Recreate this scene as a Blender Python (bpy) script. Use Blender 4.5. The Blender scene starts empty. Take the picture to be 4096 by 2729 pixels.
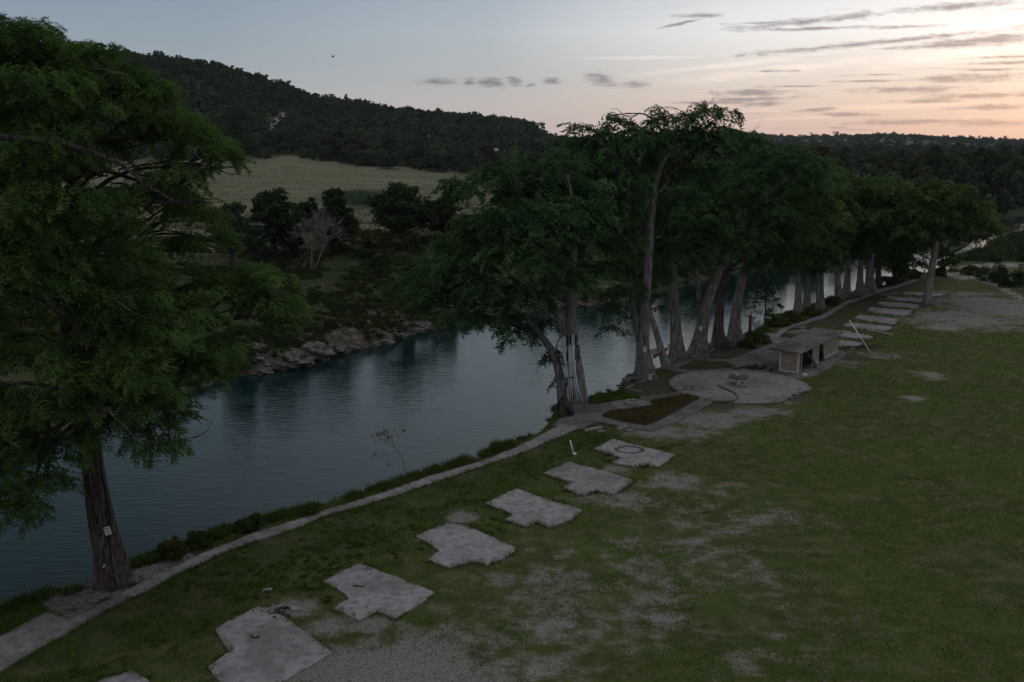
import bpy, math, random
import numpy as np
from mathutils import Vector

# ------------------------------------------------------------------ camera, sky, sun, exposure
scene = bpy.context.scene
COL = scene.collection
H_CAM = 21.0
F_PX = 3900.0
PITCH = math.atan((1364.5 - 575) / F_PX)
CX, CY = 2048.0, 1364.5
cam_d = bpy.data.cameras.new('camera')
cam_d.sensor_width = 36.0
cam_d.lens = 36.0 * F_PX / 4096.0
cam_d.clip_end = 25000
cam_d.clip_start = 0.3
cam = bpy.data.objects.new('camera', cam_d)
COL.objects.link(cam)
cam.location = (0, 0, H_CAM)
cam.rotation_euler = (math.pi / 2 - PITCH, 0, 0)
scene.camera = cam
scene.view_settings.view_transform = 'Standard'
scene.view_settings.look = 'None'
scene.view_settings.gamma = 1
scene.view_settings.exposure = 0.0
scene.cycles.max_bounces = 5
scene.cycles.diffuse_bounces = 3
scene.cycles.glossy_bounces = 2
scene.cycles.transmission_bounces = 2
scene.cycles.transparent_max_bounces = 4
SP, CP = math.sin(PITCH), math.cos(PITCH)

def ray(u, v):
    a, b = (u - CX) / F_PX, (CY - v) / F_PX
    return np.array([a, CP + b * SP, -SP + b * CP])

def gp(u, v, z=0.0):
    """pixel of the photograph -> point at height z"""
    d = ray(u, v)
    t = (z - H_CAM) / d[2]
    return np.array([d[0] * t, d[1] * t, z])

def py(u, v, y):
    d = ray(u, v)
    t = y / d[1]
    return np.array([d[0] * t, y, H_CAM + d[2] * t])

def proj(x, y, z):
    dz = z - H_CAM
    dep = y * CP - dz * SP
    dep = np.where(dep < 0.1, 0.1, dep)
    return CX + F_PX * x / dep, CY - F_PX * (y * SP + dz * CP) / dep

SUN_AZ, SUN_EL = math.radians(38), math.radians(4)

class NT:
    def __init__(s, tree):
        s.t = tree; s.n = tree.nodes; s.l = tree.links
    def new(s, typ, **kw):
        n = s.n.new(typ)
        for k, v in kw.items():
            setattr(n, k, v)
        return n
    def put(s, sock, val):
        if isinstance(val, bpy.types.NodeSocket):
            s.l.new(val, sock)
        elif val is not None:
            sock.default_value = val
    def m(s, op, a, b=None, c=None, clamp=False):
        n = s.new('ShaderNodeMath', operation=op); n.use_clamp = clamp
        s.put(n.inputs[0], a)
        if b is not None: s.put(n.inputs[1], b)
        if c is not None: s.put(n.inputs[2], c)
        return n.outputs[0]
    def ramp(s, fac, stops, interp='LINEAR'):
        n = s.new('ShaderNodeValToRGB'); cr = n.color_ramp; cr.interpolation = interp
        while len(cr.elements) > 1: cr.elements.remove(cr.elements[-1])
        cr.elements[0].position = stops[0][0]; cr.elements[0].color = tuple(stops[0][1]) + (1,)
        for p, c in stops[1:]:
            e = cr.elements.new(p); e.color = tuple(c) + (1,)
        s.put(n.inputs[0], fac)
        return n.outputs[0]
    def mix(s, fac, a, b, blend='MIX'):
        n = s.new('ShaderNodeMix', data_type='RGBA', blend_type=blend)
        s.put(n.inputs[0], fac)
        s.put(n.inputs[6], a if isinstance(a, bpy.types.NodeSocket) else tuple(a) + (1,))
        s.put(n.inputs[7], b if isinstance(b, bpy.types.NodeSocket) else tuple(b) + (1,))
        return n.outputs[2]
    def rng(s, v, a, b, c=0.0, d=1.0, smooth=True):
        n = s.new('ShaderNodeMapRange'); n.interpolation_type = 'SMOOTHSTEP' if smooth else 'LINEAR'
        s.put(n.inputs[0], v)
        for i, x in enumerate((a, b, c, d)): s.put(n.inputs[1 + i], x)
        return n.outputs[0]
    def comb(s, x, y, z=0.0):
        n = s.new('ShaderNodeCombineXYZ')
        s.put(n.inputs[0], x); s.put(n.inputs[1], y); s.put(n.inputs[2], z)
        return n.outputs[0]
    def noise(s, vec, scale, detail=4, rough=0.55, dist=0.0):
        n = s.new('ShaderNodeTexNoise')
        if vec is not None: s.put(n.inputs['Vector'], vec)
        n.inputs['Scale'].default_value = scale; n.inputs['Detail'].default_value = detail
        n.inputs['Roughness'].default_value = rough; n.inputs['Distortion'].default_value = dist
        return n.outputs[0]
    def mapping(s, vec, scale=(1, 1, 1), rot=(0, 0, 0)):
        n = s.new('ShaderNodeMapping')
        s.put(n.inputs['Vector'], vec)
        n.inputs['Scale'].default_value = scale; n.inputs['Rotation'].default_value = rot
        return n.outputs[0]
    def attr(s, name):
        n = s.new('ShaderNodeAttribute'); n.attribute_name = name
        return n

world = bpy.data.worlds.new('World'); scene.world = world
world.use_nodes = True
def build_world():
    w = NT(world.node_tree)
    for n in list(w.n): w.n.remove(n)
    tc = w.new('ShaderNodeTexCoord')
    sep = w.new('ShaderNodeSeparateXYZ'); w.put(sep.inputs[0], tc.outputs['Generated'])
    X, Y, Z = sep.outputs
    az = w.m('ARCTAN2', X, Y)
    el = w.m('MULTIPLY', w.m('ARCSINE', Z), 180 / math.pi)     # degrees
    e = w.m('DIVIDE', w.m('MAXIMUM', el, 0.0), 60.0)
    k = 1 / 60
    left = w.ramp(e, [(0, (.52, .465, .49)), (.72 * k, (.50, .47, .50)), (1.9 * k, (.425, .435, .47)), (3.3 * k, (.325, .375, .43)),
                      (5.4 * k, (.25, .32, .39)), (8 * k, (.205, .28, .375)), (13 * k, (.125, .188, .245)), (19 * k, (.070, .115, .150)), (30 * k, (.05, .08, .11)), (40 * k, (.10, .13, .16)), (50 * k, (.42, .45, .49)), (1, (.68, .70, .73))])  # unseen overhead stops brightened to light the ground, middle stops darkened for the water
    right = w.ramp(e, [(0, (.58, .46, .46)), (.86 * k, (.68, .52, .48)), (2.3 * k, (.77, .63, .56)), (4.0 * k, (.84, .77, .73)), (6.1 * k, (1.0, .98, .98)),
                       (8.6 * k, (.82, .84, .88)), (15 * k, (.60, .68, .74)), (30 * k, (.46, .52, .58)), (48 * k, (.52, .55, .58)), (1, (.68, .70, .73))])  # same added brightness overhead, out of view, as fill for the ground
    d = w.m('ABSOLUTE', w.m('WRAP', w.m('SUBTRACT', az, SUN_AZ), math.pi, -math.pi))
    dr = d; d = w.m('MINIMUM', w.m('MULTIPLY', d, 1.37), math.pi)
    f = w.ramp(w.m('DIVIDE', d, math.pi), [(0, (1, 1, 1)), (.10, (1, 1, 1)), (.20, (.72,) * 3), (.30, (.24,) * 3), (.42, (.04,) * 3), (.55, (0, 0, 0))])
    fb_ = w.ramp(w.m('DIVIDE', d, math.pi), [(0, (1, 1, 1)), (.20, (.85,) * 3), (.30, (.60,) * 3), (.38, (.36,) * 3), (.46, (.12,) * 3), (.6, (0, 0, 0))])
    fm = w.mix(w.rng(el, 9, 18), f, fb_)
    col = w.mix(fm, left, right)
    col = w.mix(w.rng(dr, 1.6, 2.5), col, (.40, .41, .44))  # unseen sky behind the camera raised to an even grey as extra fill
    # ---- clouds: streaks of noise low over the sunset, plus single clouds
    p = w.comb(az, w.m('DIVIDE', el, 57.3))
    warp = w.noise(w.mapping(p, (31, 100, 1)), 1.0, 5, .6)
    warp = w.m('SUBTRACT', warp, .5)
    fine = w.m('SUBTRACT', w.noise(w.mapping(p, (85, 370, 1), (0, 0, .0)), 1.0, 4, .6), .5)
    def pe(u, v):
        q = ray(u, v)
        return math.atan2(q[0], q[1]), math.atan2(q[2], math.hypot(q[0], q[1]))
    def ell(u, v, wu, hv, tilt=0.0, edge=0.55, nz=1.0):
        a0, e0 = pe(u, v)
        sx, sy = wu / F_PX, hv / F_PX
        dx = w.m('SUBTRACT', az, a0); dy = w.m('SUBTRACT', w.m('DIVIDE', el, 57.3), e0)
        c, s_ = math.cos(tilt), math.sin(tilt)
        rx = w.m('DIVIDE', w.m('ADD', w.m('MULTIPLY', dx, c), w.m('MULTIPLY', dy, s_)), sx)
        ry = w.m('DIVIDE', w.m('SUBTRACT', w.m('MULTIPLY', dy, c), w.m('MULTIPLY', dx, s_)), sy)
        r = w.m('SQRT', w.m('ADD', w.m('MULTIPLY', rx, rx), w.m('MULTIPLY', ry, ry)))
        r = w.m('ADD', r, w.m('MULTIPLY', w.m('ADD', warp, w.m('MULTIPLY', fine, .8)), 2.2 * nz))
        return w.rng(r, 1.0, edge, 0, 1)
    # bright warm bands
    bright = None
    for a in [(3050, 290, 620, 26, .10, 0, .6), (2560, 232, 330, 9, .0, 0, .6), (2900, 262, 500, 16, .09, 0, .6), (3900, 210, 520, 45, .09, 0, .6),
              (3900, 120, 520, 35, .12, 0, .6), (3500, 430, 700, 16, .02, 0, .6), (4000, 480, 420, 22, .0, 0, .6), (1980, 470, 120, 8, .0, 0, .6), (3250, 470, 350, 12, .05, 0, .6)]:
        x = ell(*a)
        bright = x if bright is None else w.m('MAXIMUM', bright, x)
    col = w.mix(w.m('MULTIPLY', bright, .55), col, w.mix(1.0, col, (1.42, 1.32, 1.26), 'MULTIPLY'))
    dark = None
    clouds = [(1750, 326, 85, 16), (1878, 330, 32, 15), (1958, 330, 72, 20), (2058, 322, 42, 20, -.3), (2125, 340, 32, 9), (2205, 326, 42, 13), (2400, 318, 75, 26, -.15), (2545, 340, 70, 14),
              (2800, 62, 120, 9), (3060, 92, 150, 6), (3260, 82, 330, 15, .07), (3250, 115, 260, 7), (3620, 108, 180, 7), (3830, 26, 260, 14, .05), (3500, 172, 560, 11, .07), (3980, 160, 330, 20, .02),
              (3780, 182, 280, 9, .02), (3080, 285, 100, 6), (3000, 372, 170, 15), (2980, 398, 220, 11, .02), (3050, 415, 110, 11), (2890, 410, 240, 6), (3250, 440, 110, 9, .05), (3400, 458, 110, 8), (3640, 360, 220, 14), (3900, 312, 240, 16),
              (4000, 380, 320, 13, .02), (3700, 405, 160, 8), (3960, 430, 160, 12), (3620, 490, 300, 11, .02), (3960, 492, 260, 16), (4050, 250, 180, 7), (3950, 280, 110, 5), (3350, 510, 60, 5), (3200, 345, 160, 4), (3450, 325, 140, 5), (2720, 95, 110, 5, .2), (4010, 228, 150, 6), (3500, 300, 130, 3)]
    for c in clouds:
        x = ell(c[0], c[1], c[2] * 1.2, c[3] * 1.35, c[4] if len(c) > 4 else 0.0, .0, .75)
        dark = x if dark is None else w.m('MAXIMUM', dark, x)
    streak = w.noise(w.mapping(p, (7, 107, 1), (0, 0, .03)), 1.0, 6, .6)
    streak = w.m('MULTIPLY', w.rng(streak, .56, .72), w.m('MULTIPLY', w.rng(d, .95, .35), w.rng(el, 11, 6.5)))
    dark = w.m('MAXIMUM', dark, w.m('MULTIPLY', streak, .55))
    ccol = w.mix(f, (.13, .15, .19), (.30, .275, .33))
    col = w.mix(w.m('MULTIPLY', dark, .92), col, ccol)
    # a weak physical sky of the sun just above the horizon on top
    sky = w.new('ShaderNodeTexSky', sky_type='NISHITA')
    sky.sun_disc = False; sky.sun_elevation = SUN_EL; sky.sun_rotation = SUN_AZ
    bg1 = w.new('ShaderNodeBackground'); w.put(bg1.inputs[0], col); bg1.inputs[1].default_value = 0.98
    bg2 = w.new('ShaderNodeBackground'); w.put(bg2.inputs[0], sky.outputs[0]); bg2.inputs[1].default_value = 0.012
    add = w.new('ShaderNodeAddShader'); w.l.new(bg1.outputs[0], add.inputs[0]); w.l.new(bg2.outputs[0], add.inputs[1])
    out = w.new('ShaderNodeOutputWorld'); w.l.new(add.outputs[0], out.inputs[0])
build_world()

sun_d = bpy.data.lights.new('sun', 'SUN')
sun_d.energy = 0.12; sun_d.angle = math.radians(25); sun_d.color = (1, .72, .55)
sun_o = bpy.data.objects.new('sun', sun_d); COL.objects.link(sun_o)
sun_dir = Vector((math.sin(SUN_AZ) * math.cos(SUN_EL + .1), math.cos(SUN_AZ) * math.cos(SUN_EL + .1), math.sin(SUN_EL + .1)))
sun_o.rotation_euler = sun_dir.to_track_quat('Z', 'Y').to_euler()

# ------------------------------------------------------------------ helpers
R = np.random.default_rng(7)
random.seed(7)

def mesh_from(name, V, Fc, k, mat, smooth=False, attrs=None):
    """V (n,3); Fc (m,k) index array"""
    me = bpy.data.meshes.new(name)
    V = np.asarray(V, np.float32); Fc = np.asarray(Fc, np.int32).reshape(-1, k)
    me.vertices.add(len(V)); me.vertices.foreach_set('co', V.ravel())
    me.loops.add(Fc.size); me.loops.foreach_set('vertex_index', Fc.ravel())
    me.polygons.add(len(Fc)); me.polygons.foreach_set('loop_start', np.arange(0, Fc.size, k, dtype=np.int32))
    if smooth: me.polygons.foreach_set('use_smooth', np.ones(len(Fc), bool))
    me.update(calc_edges=True)
    for an, arr in (attrs or {}).items():
        arr = np.asarray(arr, np.float32)
        if arr.ndim == 1:
            at = me.attributes.new(an, 'FLOAT', 'POINT'); at.data.foreach_set('value', arr)
        else:
            at = me.attributes.new(an, 'FLOAT_COLOR', 'POINT'); at.data.foreach_set('color', arr.ravel())
    if mat: me.materials.append(mat)
    return me

def link(name, me, parent=None, loc=None):
    o = bpy.data.objects.new(name, me); COL.objects.link(o)
    if parent is not None: o.parent = parent
    if loc is not None: o.location = loc
    return o

def tag(o, label=None, cat=None, group=None, kind=None):
    if label: o['label'] = label
    if cat: o['category'] = cat
    if group: o['group'] = group
    if kind: o['kind'] = kind
    return o

def thing(name, label, cat, loc=(0, 0, 0), group=None):
    o = bpy.data.objects.new(name, None); COL.objects.link(o)
    o.location = loc; o.empty_display_size = .3
    return tag(o, label, cat, group)

class MB:
    """collects polygons of any size; build() links ONE mesh object"""
    def __init__(s, org=(0, 0, 0)):
        s.v = []; s.f = []; s.o = np.array(org, float)
    def add(s, V, Fs):
        b = len(s.v); s.v += [tuple(np.asarray(p, float) - s.o) for p in V]
        s.f += [tuple(i + b for i in f) for f in Fs]
        return s
    def tube(s, pts, rad, k=6, cap=True, flat=1.0):
        pts = [np.asarray(p, float) for p in pts]; n = len(pts)
        if np.isscalar(rad): rad = [rad] * n
        V = []
        for i, p in enumerate(pts):
            t = pts[min(i + 1, n - 1)] - pts[max(i - 1, 0)]
            t = t / (np.linalg.norm(t) + 1e-9)
            ref = np.array([0, 0, 1.]) if abs(t[2]) < .8 else np.array([1., 0, 0])
            a = np.cross(t, ref); a /= np.linalg.norm(a); b = np.cross(t, a)
            for j in range(k):
                w = 2 * math.pi * j / k
                V.append(p + rad[i] * (math.cos(w) * a + math.sin(w) * b * flat))
        Fs = [(i * k + j, i * k + (j + 1) % k, (i + 1) * k + (j + 1) % k, (i + 1) * k + j) for i in range(n - 1) for j in range(k)]
        if cap: Fs += [tuple(range(k))[::-1], tuple(range((n - 1) * k, n * k))]
        return s.add(V, Fs)
    def box(s, c, size, rz=0.0, M=None):
        c = np.array(c, float); hx, hy, hz = [x / 2 for x in size]
        V = []
        for z in (-hz, hz):
            for x, y in ((-hx, -hy), (hx, -hy), (hx, hy), (-hx, hy)):
                p = np.array([x, y, z])
                if M is not None: p = M @ p
                q = np.array([p[0] * math.cos(rz) - p[1] * math.sin(rz), p[0] * math.sin(rz) + p[1] * math.cos(rz), p[2]])
                V.append(c + q)
        return s.add(V, [(3, 2, 1, 0), (4, 5, 6, 7), (0, 1, 5, 4), (1, 2, 6, 5), (2, 3, 7, 6), (3, 0, 4, 7)])
    def prism(s, poly, z0, z1):
        n = len(poly)
        V = [(p[0], p[1], z0) for p in poly] + [(p[0], p[1], z1) for p in poly]
        a = sum(poly[i][0] * poly[(i + 1) % n][1] - poly[(i + 1) % n][0] * poly[i][1] for i in range(n))
        top = tuple(range(n, 2 * n)); bot = tuple(range(n))[::-1]
        side = [(i, (i + 1) % n, (i + 1) % n + n, i + n) for i in range(n)]
        if a < 0:
            top = top[::-1]; bot = bot[::-1]; side = [f[::-1] for f in side]
        return s.add(V, [top, bot] + side)
    def blob(s, c, r, seed=0, nu=10, nv=7, amp=.25):
        rr = np.random.default_rng(seed); ph = rr.uniform(0, 6, 6)
        c = np.array(c, float); r = np.array(r if hasattr(r, '__len__') else (r, r, r), float)
        V = [c + np.array([0, 0, -r[2]])]
        for i in range(1, nv):
            th = math.pi * i / nv
            for j in range(nu):
                w = 2 * math.pi * j / nu
                q = np.array([math.sin(th) * math.cos(w), math.sin(th) * math.sin(w), -math.cos(th)])
                k = 1 + amp * (math.sin(3 * q[0] + ph[0]) * math.sin(4 * q[1] + ph[1]) + .6 * math.sin(7 * q[2] + 5 * q[0] + ph[2]) + .5 * (rr.random() - .5))
                V.append(c + q * r * k)
        V.append(c + np.array([0, 0, r[2]]))
        Fs = [(0, 1 + (j + 1) % nu, 1 + j) for j in range(nu)]
        for i in range(nv - 2):
            for j in range(nu):
                a = 1 + i * nu + j; b = 1 + i * nu + (j + 1) % nu
                Fs.append((a, b, b + nu, a + nu))
        L = len(V) - 1; o = 1 + (nv - 2) * nu
        Fs += [(L, o + j, o + (j + 1) % nu) for j in range(nu)]
        return s.add(V, Fs)
    def mesh(s, name, mat, smooth=False):
        me = bpy.data.meshes.new(name); me.from_pydata(s.v, [], s.f); me.update()
        if smooth: me.polygons.foreach_set('use_smooth', np.ones(len(me.polygons), bool))
        if mat: me.materials.append(mat)
        return me
    def build(s, name, mat, parent=None, smooth=False, bevel=0.0):
        o = link(name, s.mesh(name, mat, smooth), parent)
        if parent is None: o.location = s.o
        if bevel:
            b = o.modifiers.new('bevel', 'BEVEL'); b.width = bevel; b.segments = 2; b.limit_method = 'ANGLE'
        return o

def _hash(ix, iy, seed):
    h = (ix.astype(np.int64) * 374761393 + iy.astype(np.int64) * 668265263 + seed * 2147483647) & 0xffffffff
    h = ((h ^ (h >> 13)) * 1274126177) & 0xffffffff
    return ((h ^ (h >> 16)) & 0xffff) / 65535.0
def vnoise(x, y, seed=0):
    x = np.asarray(x, float); y = np.asarray(y, float)
    ix, iy = np.floor(x), np.floor(y); fx, fy = x - ix, y - iy
    fx = fx * fx * (3 - 2 * fx); fy = fy * fy * (3 - 2 * fy)
    a, b = _hash(ix, iy, seed), _hash(ix + 1, iy, seed); c, d = _hash(ix, iy + 1, seed), _hash(ix + 1, iy + 1, seed)
    return (a * (1 - fx) + b * fx) * (1 - fy) + (c * (1 - fx) + d * fx) * fy
def fbm(x, y, seed=0, o=4):
    s = 0; a = .5
    for i in range(o):
        s = s + a * vnoise(x * 2 ** i, y * 2 ** i, seed + i); a *= .5
    return s / (1 - .5 ** o)
def sstep(a, b, x):
    t = np.clip((x - a) / (b - a), 0, 1); return t * t * (3 - 2 * t)

# ------------------------------------------------------------------ materials
def new_mat(name):
    m = bpy.data.materials.new(name); m.use_nodes = True
    t = NT(m.node_tree)
    return m, t, t.n['Principled BSDF']

def simple(name, c1, c2, scale=3.0, rough=.85, bump=.0, bscale=20, spec=.2, stretch=(1, 1, 1), metal=0.0, detail=6):
    m, t, b = new_mat(name)
    tc = t.new('ShaderNodeTexCoord')
    v = t.mapping(tc.outputs['Object'], stretch)
    n = t.noise(v, scale, detail, .6)
    t.put(b.inputs['Base Color'], t.ramp(n, [(.3, c1), (.7, c2)]))
    b.inputs['Roughness'].default_value = rough; b.inputs['Specular IOR Level'].default_value = spec; b.inputs['Metallic'].default_value = metal
    if bump:
        bn = t.new('ShaderNodeBump'); bn.inputs['Strength'].default_value = 1; bn.inputs['Distance'].default_value = bump
        t.put(bn.inputs['Height'], t.noise(v, bscale, 5, .6)); t.put(b.inputs['Normal'], bn.outputs[0])
    return m

def foliage(name, dark, light, trans=.22, nscale=.35, spec=False):
    m = bpy.data.materials.new(name); m.use_nodes = True
    t = NT(m.node_tree)
    for n in list(t.n): t.n.remove(n)
    at = t.attr('tint').outputs['Fac']
    geo = t.new('ShaderNodeNewGeometry')
    n = t.noise(geo.outputs['Position'], nscale, 3, .6)
    f = t.m('ADD', t.m('MULTIPLY', at, .55), t.m('MULTIPLY', t.rng(n, .3, .7), .45))
    mid = tuple((a + b) / 2 for a, b in zip(dark, light))
    c = t.ramp(f, [(.1, dark), (.55, mid), (.95, light)])
    d = t.new('ShaderNodeBsdfDiffuse'); t.put(d.inputs[0], c)
    tr = t.new('ShaderNodeBsdfTranslucent'); t.put(tr.inputs[0], t.mix(1.0, c, (1.1, 1.25, .6), 'MULTIPLY'))
    mx = t.new('ShaderNodeMixShader'); mx.inputs[0].default_value = trans
    t.l.new(d.outputs[0], mx.inputs[1]); t.l.new(tr.outputs[0], mx.inputs[2])
    o = t.new('ShaderNodeOutputMaterial'); t.l.new(mx.outputs[0], o.inputs[0])
    return m

M = {}
M['cypress_near'] = foliage('cypress_needles_warm', (.028, .058, .018), (.130, .210, .058))
M['cypress_mid'] = foliage('cypress_needles_cool', (.026, .056, .026), (.100, .180, .070))
M['cypress_far'] = foliage('cypress_needles_olive', (.034, .060, .024), (.125, .180, .058))
M['oak'] = foliage('oak_leaves', (.020, .036, .020), (.070, .104, .048), .15)
M['oak_brown'] = foliage('oak_leaves_brown', (.028, .030, .016), (.080, .075, .040), .15)
M['wood'] = foliage('woodland_leaves', (.032, .052, .036), (.100, .130, .080), .1, .05)
M['juniper'] = foliage('juniper_leaves', (.014, .028, .017), (.042, .066, .036), .1)
M['weed'] = foliage('weed_leaves', (.034, .055, .015), (.125, .160, .045), .25, .8)
M['olive_weed'] = foliage('olive_weed_leaves', (.060, .058, .020), (.15, .15, .05), .25, .8)
M['reed'] = foliage('reed_leaves', (.05, .085, .062), (.11, .16, .115), .2, .5)
M['lawn'] = foliage('lawn_blades', (.042, .076, .014), (.140, .205, .040), .25, .22)
M['dry'] = foliage('dry_blades', (.078, .060, .030), (.16, .125, .062), .25, .3)
M['field_grass'] = foliage('field_blades', (.10, .098, .06), (.21, .20, .135), .2, .05)
M['bank_green'] = foliage('bank_green_leaves', (.022, .036, .016), (.072, .094, .036), .15, .25)
M['red_leaf'] = foliage('red_leaves', (.09, .02, .015), (.2, .05, .03), .2)

def bark(name, c1, c2, c3):
    m, t, b = new_mat(name)
    tc = t.new('ShaderNodeTexCoord')
    v = t.mapping(tc.outputs['Object'], (7, 7, .45))
    n = t.noise(v, 1.5, 6, .7, .2); n2 = t.noise(tc.outputs['Object'], .6, 3)
    c = t.ramp(n, [(.38, c1), (.5, c2), (.64, c3)])
    c = t.mix(t.rng(n2, .45, .75, 0, .5), c, (c1[0] * .9, c1[1] * .9, c1[2] * .8))
    t.put(b.inputs['Base Color'], c); b.inputs['Roughness'].default_value = .95; b.inputs['Specular IOR Level'].default_value = .1
    bn = t.new('ShaderNodeBump'); bn.inputs['Strength'].default_value = 1; bn.inputs['Distance'].default_value = .10
    t.put(bn.inputs['Height'], n); t.put(b.inputs['Normal'], bn.outputs[0])
    return m
M['bark_warm'] = bark('bark_warm', (.028, .022, .018), (.085, .066, .056), (.19, .155, .13))
M['bark_grey'] = bark('bark_grey', (.055, .05, .047), (.18, .162, .155), (.33, .305, .295))
M['bark_pale'] = bark('bark_pale', (.09, .085, .08), (.22, .205, .20), (.33, .315, .31))
M['bark_dark'] = bark('bark_dark', (.02, .018, .016), (.055, .048, .042), (.10, .09, .08))
M['branch_bark'] = bark('branch_bark', (.018, .016, .014), (.05, .045, .04), (.11, .10, .092))
M['heartwood'] = bark('heartwood', (.10, .05, .03), (.20, .11, .06), (.32, .20, .12))
M['deadwood'] = bark('deadwood', (.10, .09, .085), (.22, .20, .19), (.34, .32, .31))

def concrete(name, base, dirt=.5):
    m, t, b = new_mat(name)
    geo = t.new('ShaderNodeNewGeometry'); P = geo.outputs['Position']
    n1 = t.noise(P, .35, 5, .6); n2 = t.noise(P, 2.2, 6, .7); n3 = t.noise(P, 45, 3, .7)
    c = t.ramp(n2, [(.3, tuple(x * .50 for x in base)), (.52, base), (.72, tuple(x * 1.25 for x in base))])
    c = t.mix(t.rng(n1, .44, .64, 0, dirt), c, (base[0] * .38, base[1] * .36, base[2] * .36))
    c = t.mix(t.rng(n3, .60, .72, 0, .45), c, tuple(x * .5 for x in base))
    n4 = t.noise(t.mapping(P, (.6, 1.4, 1), (0, 0, .5)), .9, 6, .75, .8)
    c = t.mix(t.rng(n4, .55, .70, 0, .55), c, (base[0] * .42, base[1] * .40, base[2] * .38))
    
    t.put(b.inputs['Base Color'], c); b.inputs['Roughness'].default_value = .9; b.inputs['Specular IOR Level'].default_value = .15
    bn = t.new('ShaderNodeBump'); bn.inputs['Strength'].default_value = .6; bn.inputs['Distance'].default_value = .02
    t.put(bn.inputs['Height'], n3); t.put(b.inputs['Normal'], bn.outputs[0])
    return m
M['concrete'] = concrete('concrete', (.25, .228, .228))
M['concrete_pad'] = concrete('concrete_pad', (.30, .275, .28), .5)
M['concrete_dark'] = concrete('concrete_dark', (.17, .152, .15), .6)
M['concrete_roof'] = concrete('concrete_roof', (.19, .165, .155), .85)
M['wall_tan'] = simple('wall_tan', (.24, .19, .155), (.31, .25, .20), 2.5, bump=.01, bscale=30)
M['trim_white'] = simple('trim_white', (.40, .37, .36), (.55, .52, .50), 3)
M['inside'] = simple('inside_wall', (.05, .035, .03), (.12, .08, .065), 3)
M['door_brown'] = simple('door_brown', (.022, .012, .010), (.06, .03, .025), 4, stretch=(4, 4, .5))
M['white'] = simple('white_paint', (.55, .55, .56), (.72, .72, .73), 4, rough=.6)
M['pvc'] = simple('pvc', (.42, .46, .50), (.62, .66, .70), 2, rough=.5, stretch=(1, 1, .5))
M['metal_box'] = simple('galvanised', (.30, .34, .36), (.46, .50, .52), 3, rough=.5, metal=.2)
M['dark'] = simple('dark_opening', (.012, .012, .014), (.03, .03, .03), 5)
M['stone'] = simple('stone', (.13, .11, .10), (.32, .28, .26), 4, bump=.03, bscale=9)
M['ring_stone'] = simple('ring_stone', (.20, .175, .155), (.42, .38, .35), 5, bump=.03, bscale=9)
M['limestone'] = simple('limestone', (.030, .025, .021), (.19, .165, .15), 1.9, bump=.10, bscale=4)
M['rust'] = simple('rusty_red', (.09, .035, .026), (.16, .065, .05), 5)
M['tabletop'] = simple('table_top', (.085, .055, .048), (.15, .10, .085), 4)
M['board'] = simple('grey_boards', (.13, .12, .12), (.24, .22, .21), 2, stretch=(1, 6, 1))
M['hose'] = simple('hose_brown', (.05, .035, .03), (.09, .065, .055), 4, rough=.6)
M['cloth'] = simple('cloth_grey', (.12, .14, .16), (.42, .45, .48), 6)
M['ash'] = simple('charred', (.015, .013, .012), (.05, .04, .035), 5, bump=.03)
M['sign'] = simple('sign_face', (.50, .51, .55), (.66, .67, .70), 8)
M['ink'] = simple('sign_ink', (.16, .16, .18), (.24, .23, .25), 8)
M['red_ink'] = simple('sign_red', (.30, .04, .04), (.36, .06, .05), 8)
M['soil'] = simple('bed_soil', (.035, .027, .02), (.10, .075, .05), 1.8, bump=.05, bscale=14)
M['roofmetal'] = simple('roof_metal', (.22, .25, .28), (.30, .33, .36), 1)
M['graffiti'] = simple('paint_green', (.30, .36, .33), (.36, .42, .38), 3)
M['bird'] = simple('bird_black', (.01, .01, .012), (.02, .02, .02), 5)
M['scorch'] = simple('tyre_mark', (.045, .042, .044), (.12, .11, .112), 5)

# ------------------------------------------------------------------ river outline and terrain
WZ = -1.8
NB = [(-1000, 2905), (-300, 2570), (0, 2440), (210, 2375), (370, 2325), (440, 2285), (560, 2245), (766, 2180), (893, 2120), (1167, 2050), (1300, 2010), (1551, 1942), (1708, 1888), (1912, 1828),
      (2068, 1766), (2150, 1730), (2200, 1695), (2212, 1668), (2222, 1640), (2262, 1600), (2344, 1584), (2433, 1567), (2504, 1566), (2520, 1548), (2500, 1530), (2500, 1500), (2560, 1480), (2640, 1470),
      (2671, 1456), (2740, 1425), (2800, 1400), (2860, 1378), (2930, 1364), (2975, 1352), (3000, 1342), (3040, 1318), (3111, 1270), (3200, 1240), (3295, 1215), (3367, 1180), (3468, 1163), (3520, 1142), (3600, 1115),
      (3660, 1098), (3730, 1092), (3790, 1088), (3815, 1050), (3850, 1028), (3910, 1010), (4030, 950), (4150, 936), (4400, 926)]
FB = [(-2500, 2500), (-800, 2050), (0, 1810), (500, 1650), (855, 1545), (925, 1508), (1072, 1492), (1150, 1480), (1230, 1468), (1295, 1436), (1400, 1408), (1560, 1372), (1715, 1328), (1850, 1296), (2000, 1262),
      (2200, 1240), (2385, 1222), (2486, 1208), (2600, 1180), (2800, 1130), (2900, 1102), (3000, 1082), (3200, 1045), (3400, 1005), (3600, 960), (3750, 925), (3900, 893), (4096, 862), (4400, 838)]
nb = [gp(u, v, -.05)[:2] for u, v in NB]
fb = [gp(u, v, WZ)[:2] for u, v in FB]
nb = [nb[0] + (nb[0] - nb[1]) / np.linalg.norm(nb[0] - nb[1]) * 60] + nb + [nb[-1] + np.array([300, 25])]
fb = [np.array([nb[0][0] - 20, fb[0][1] + 4])] + fb + [fb[-1] + np.array([300, 45])]
nb, fb = np.array(nb), np.array(fb)
river_poly = np.vstack([nb, fb[::-1]])

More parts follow.
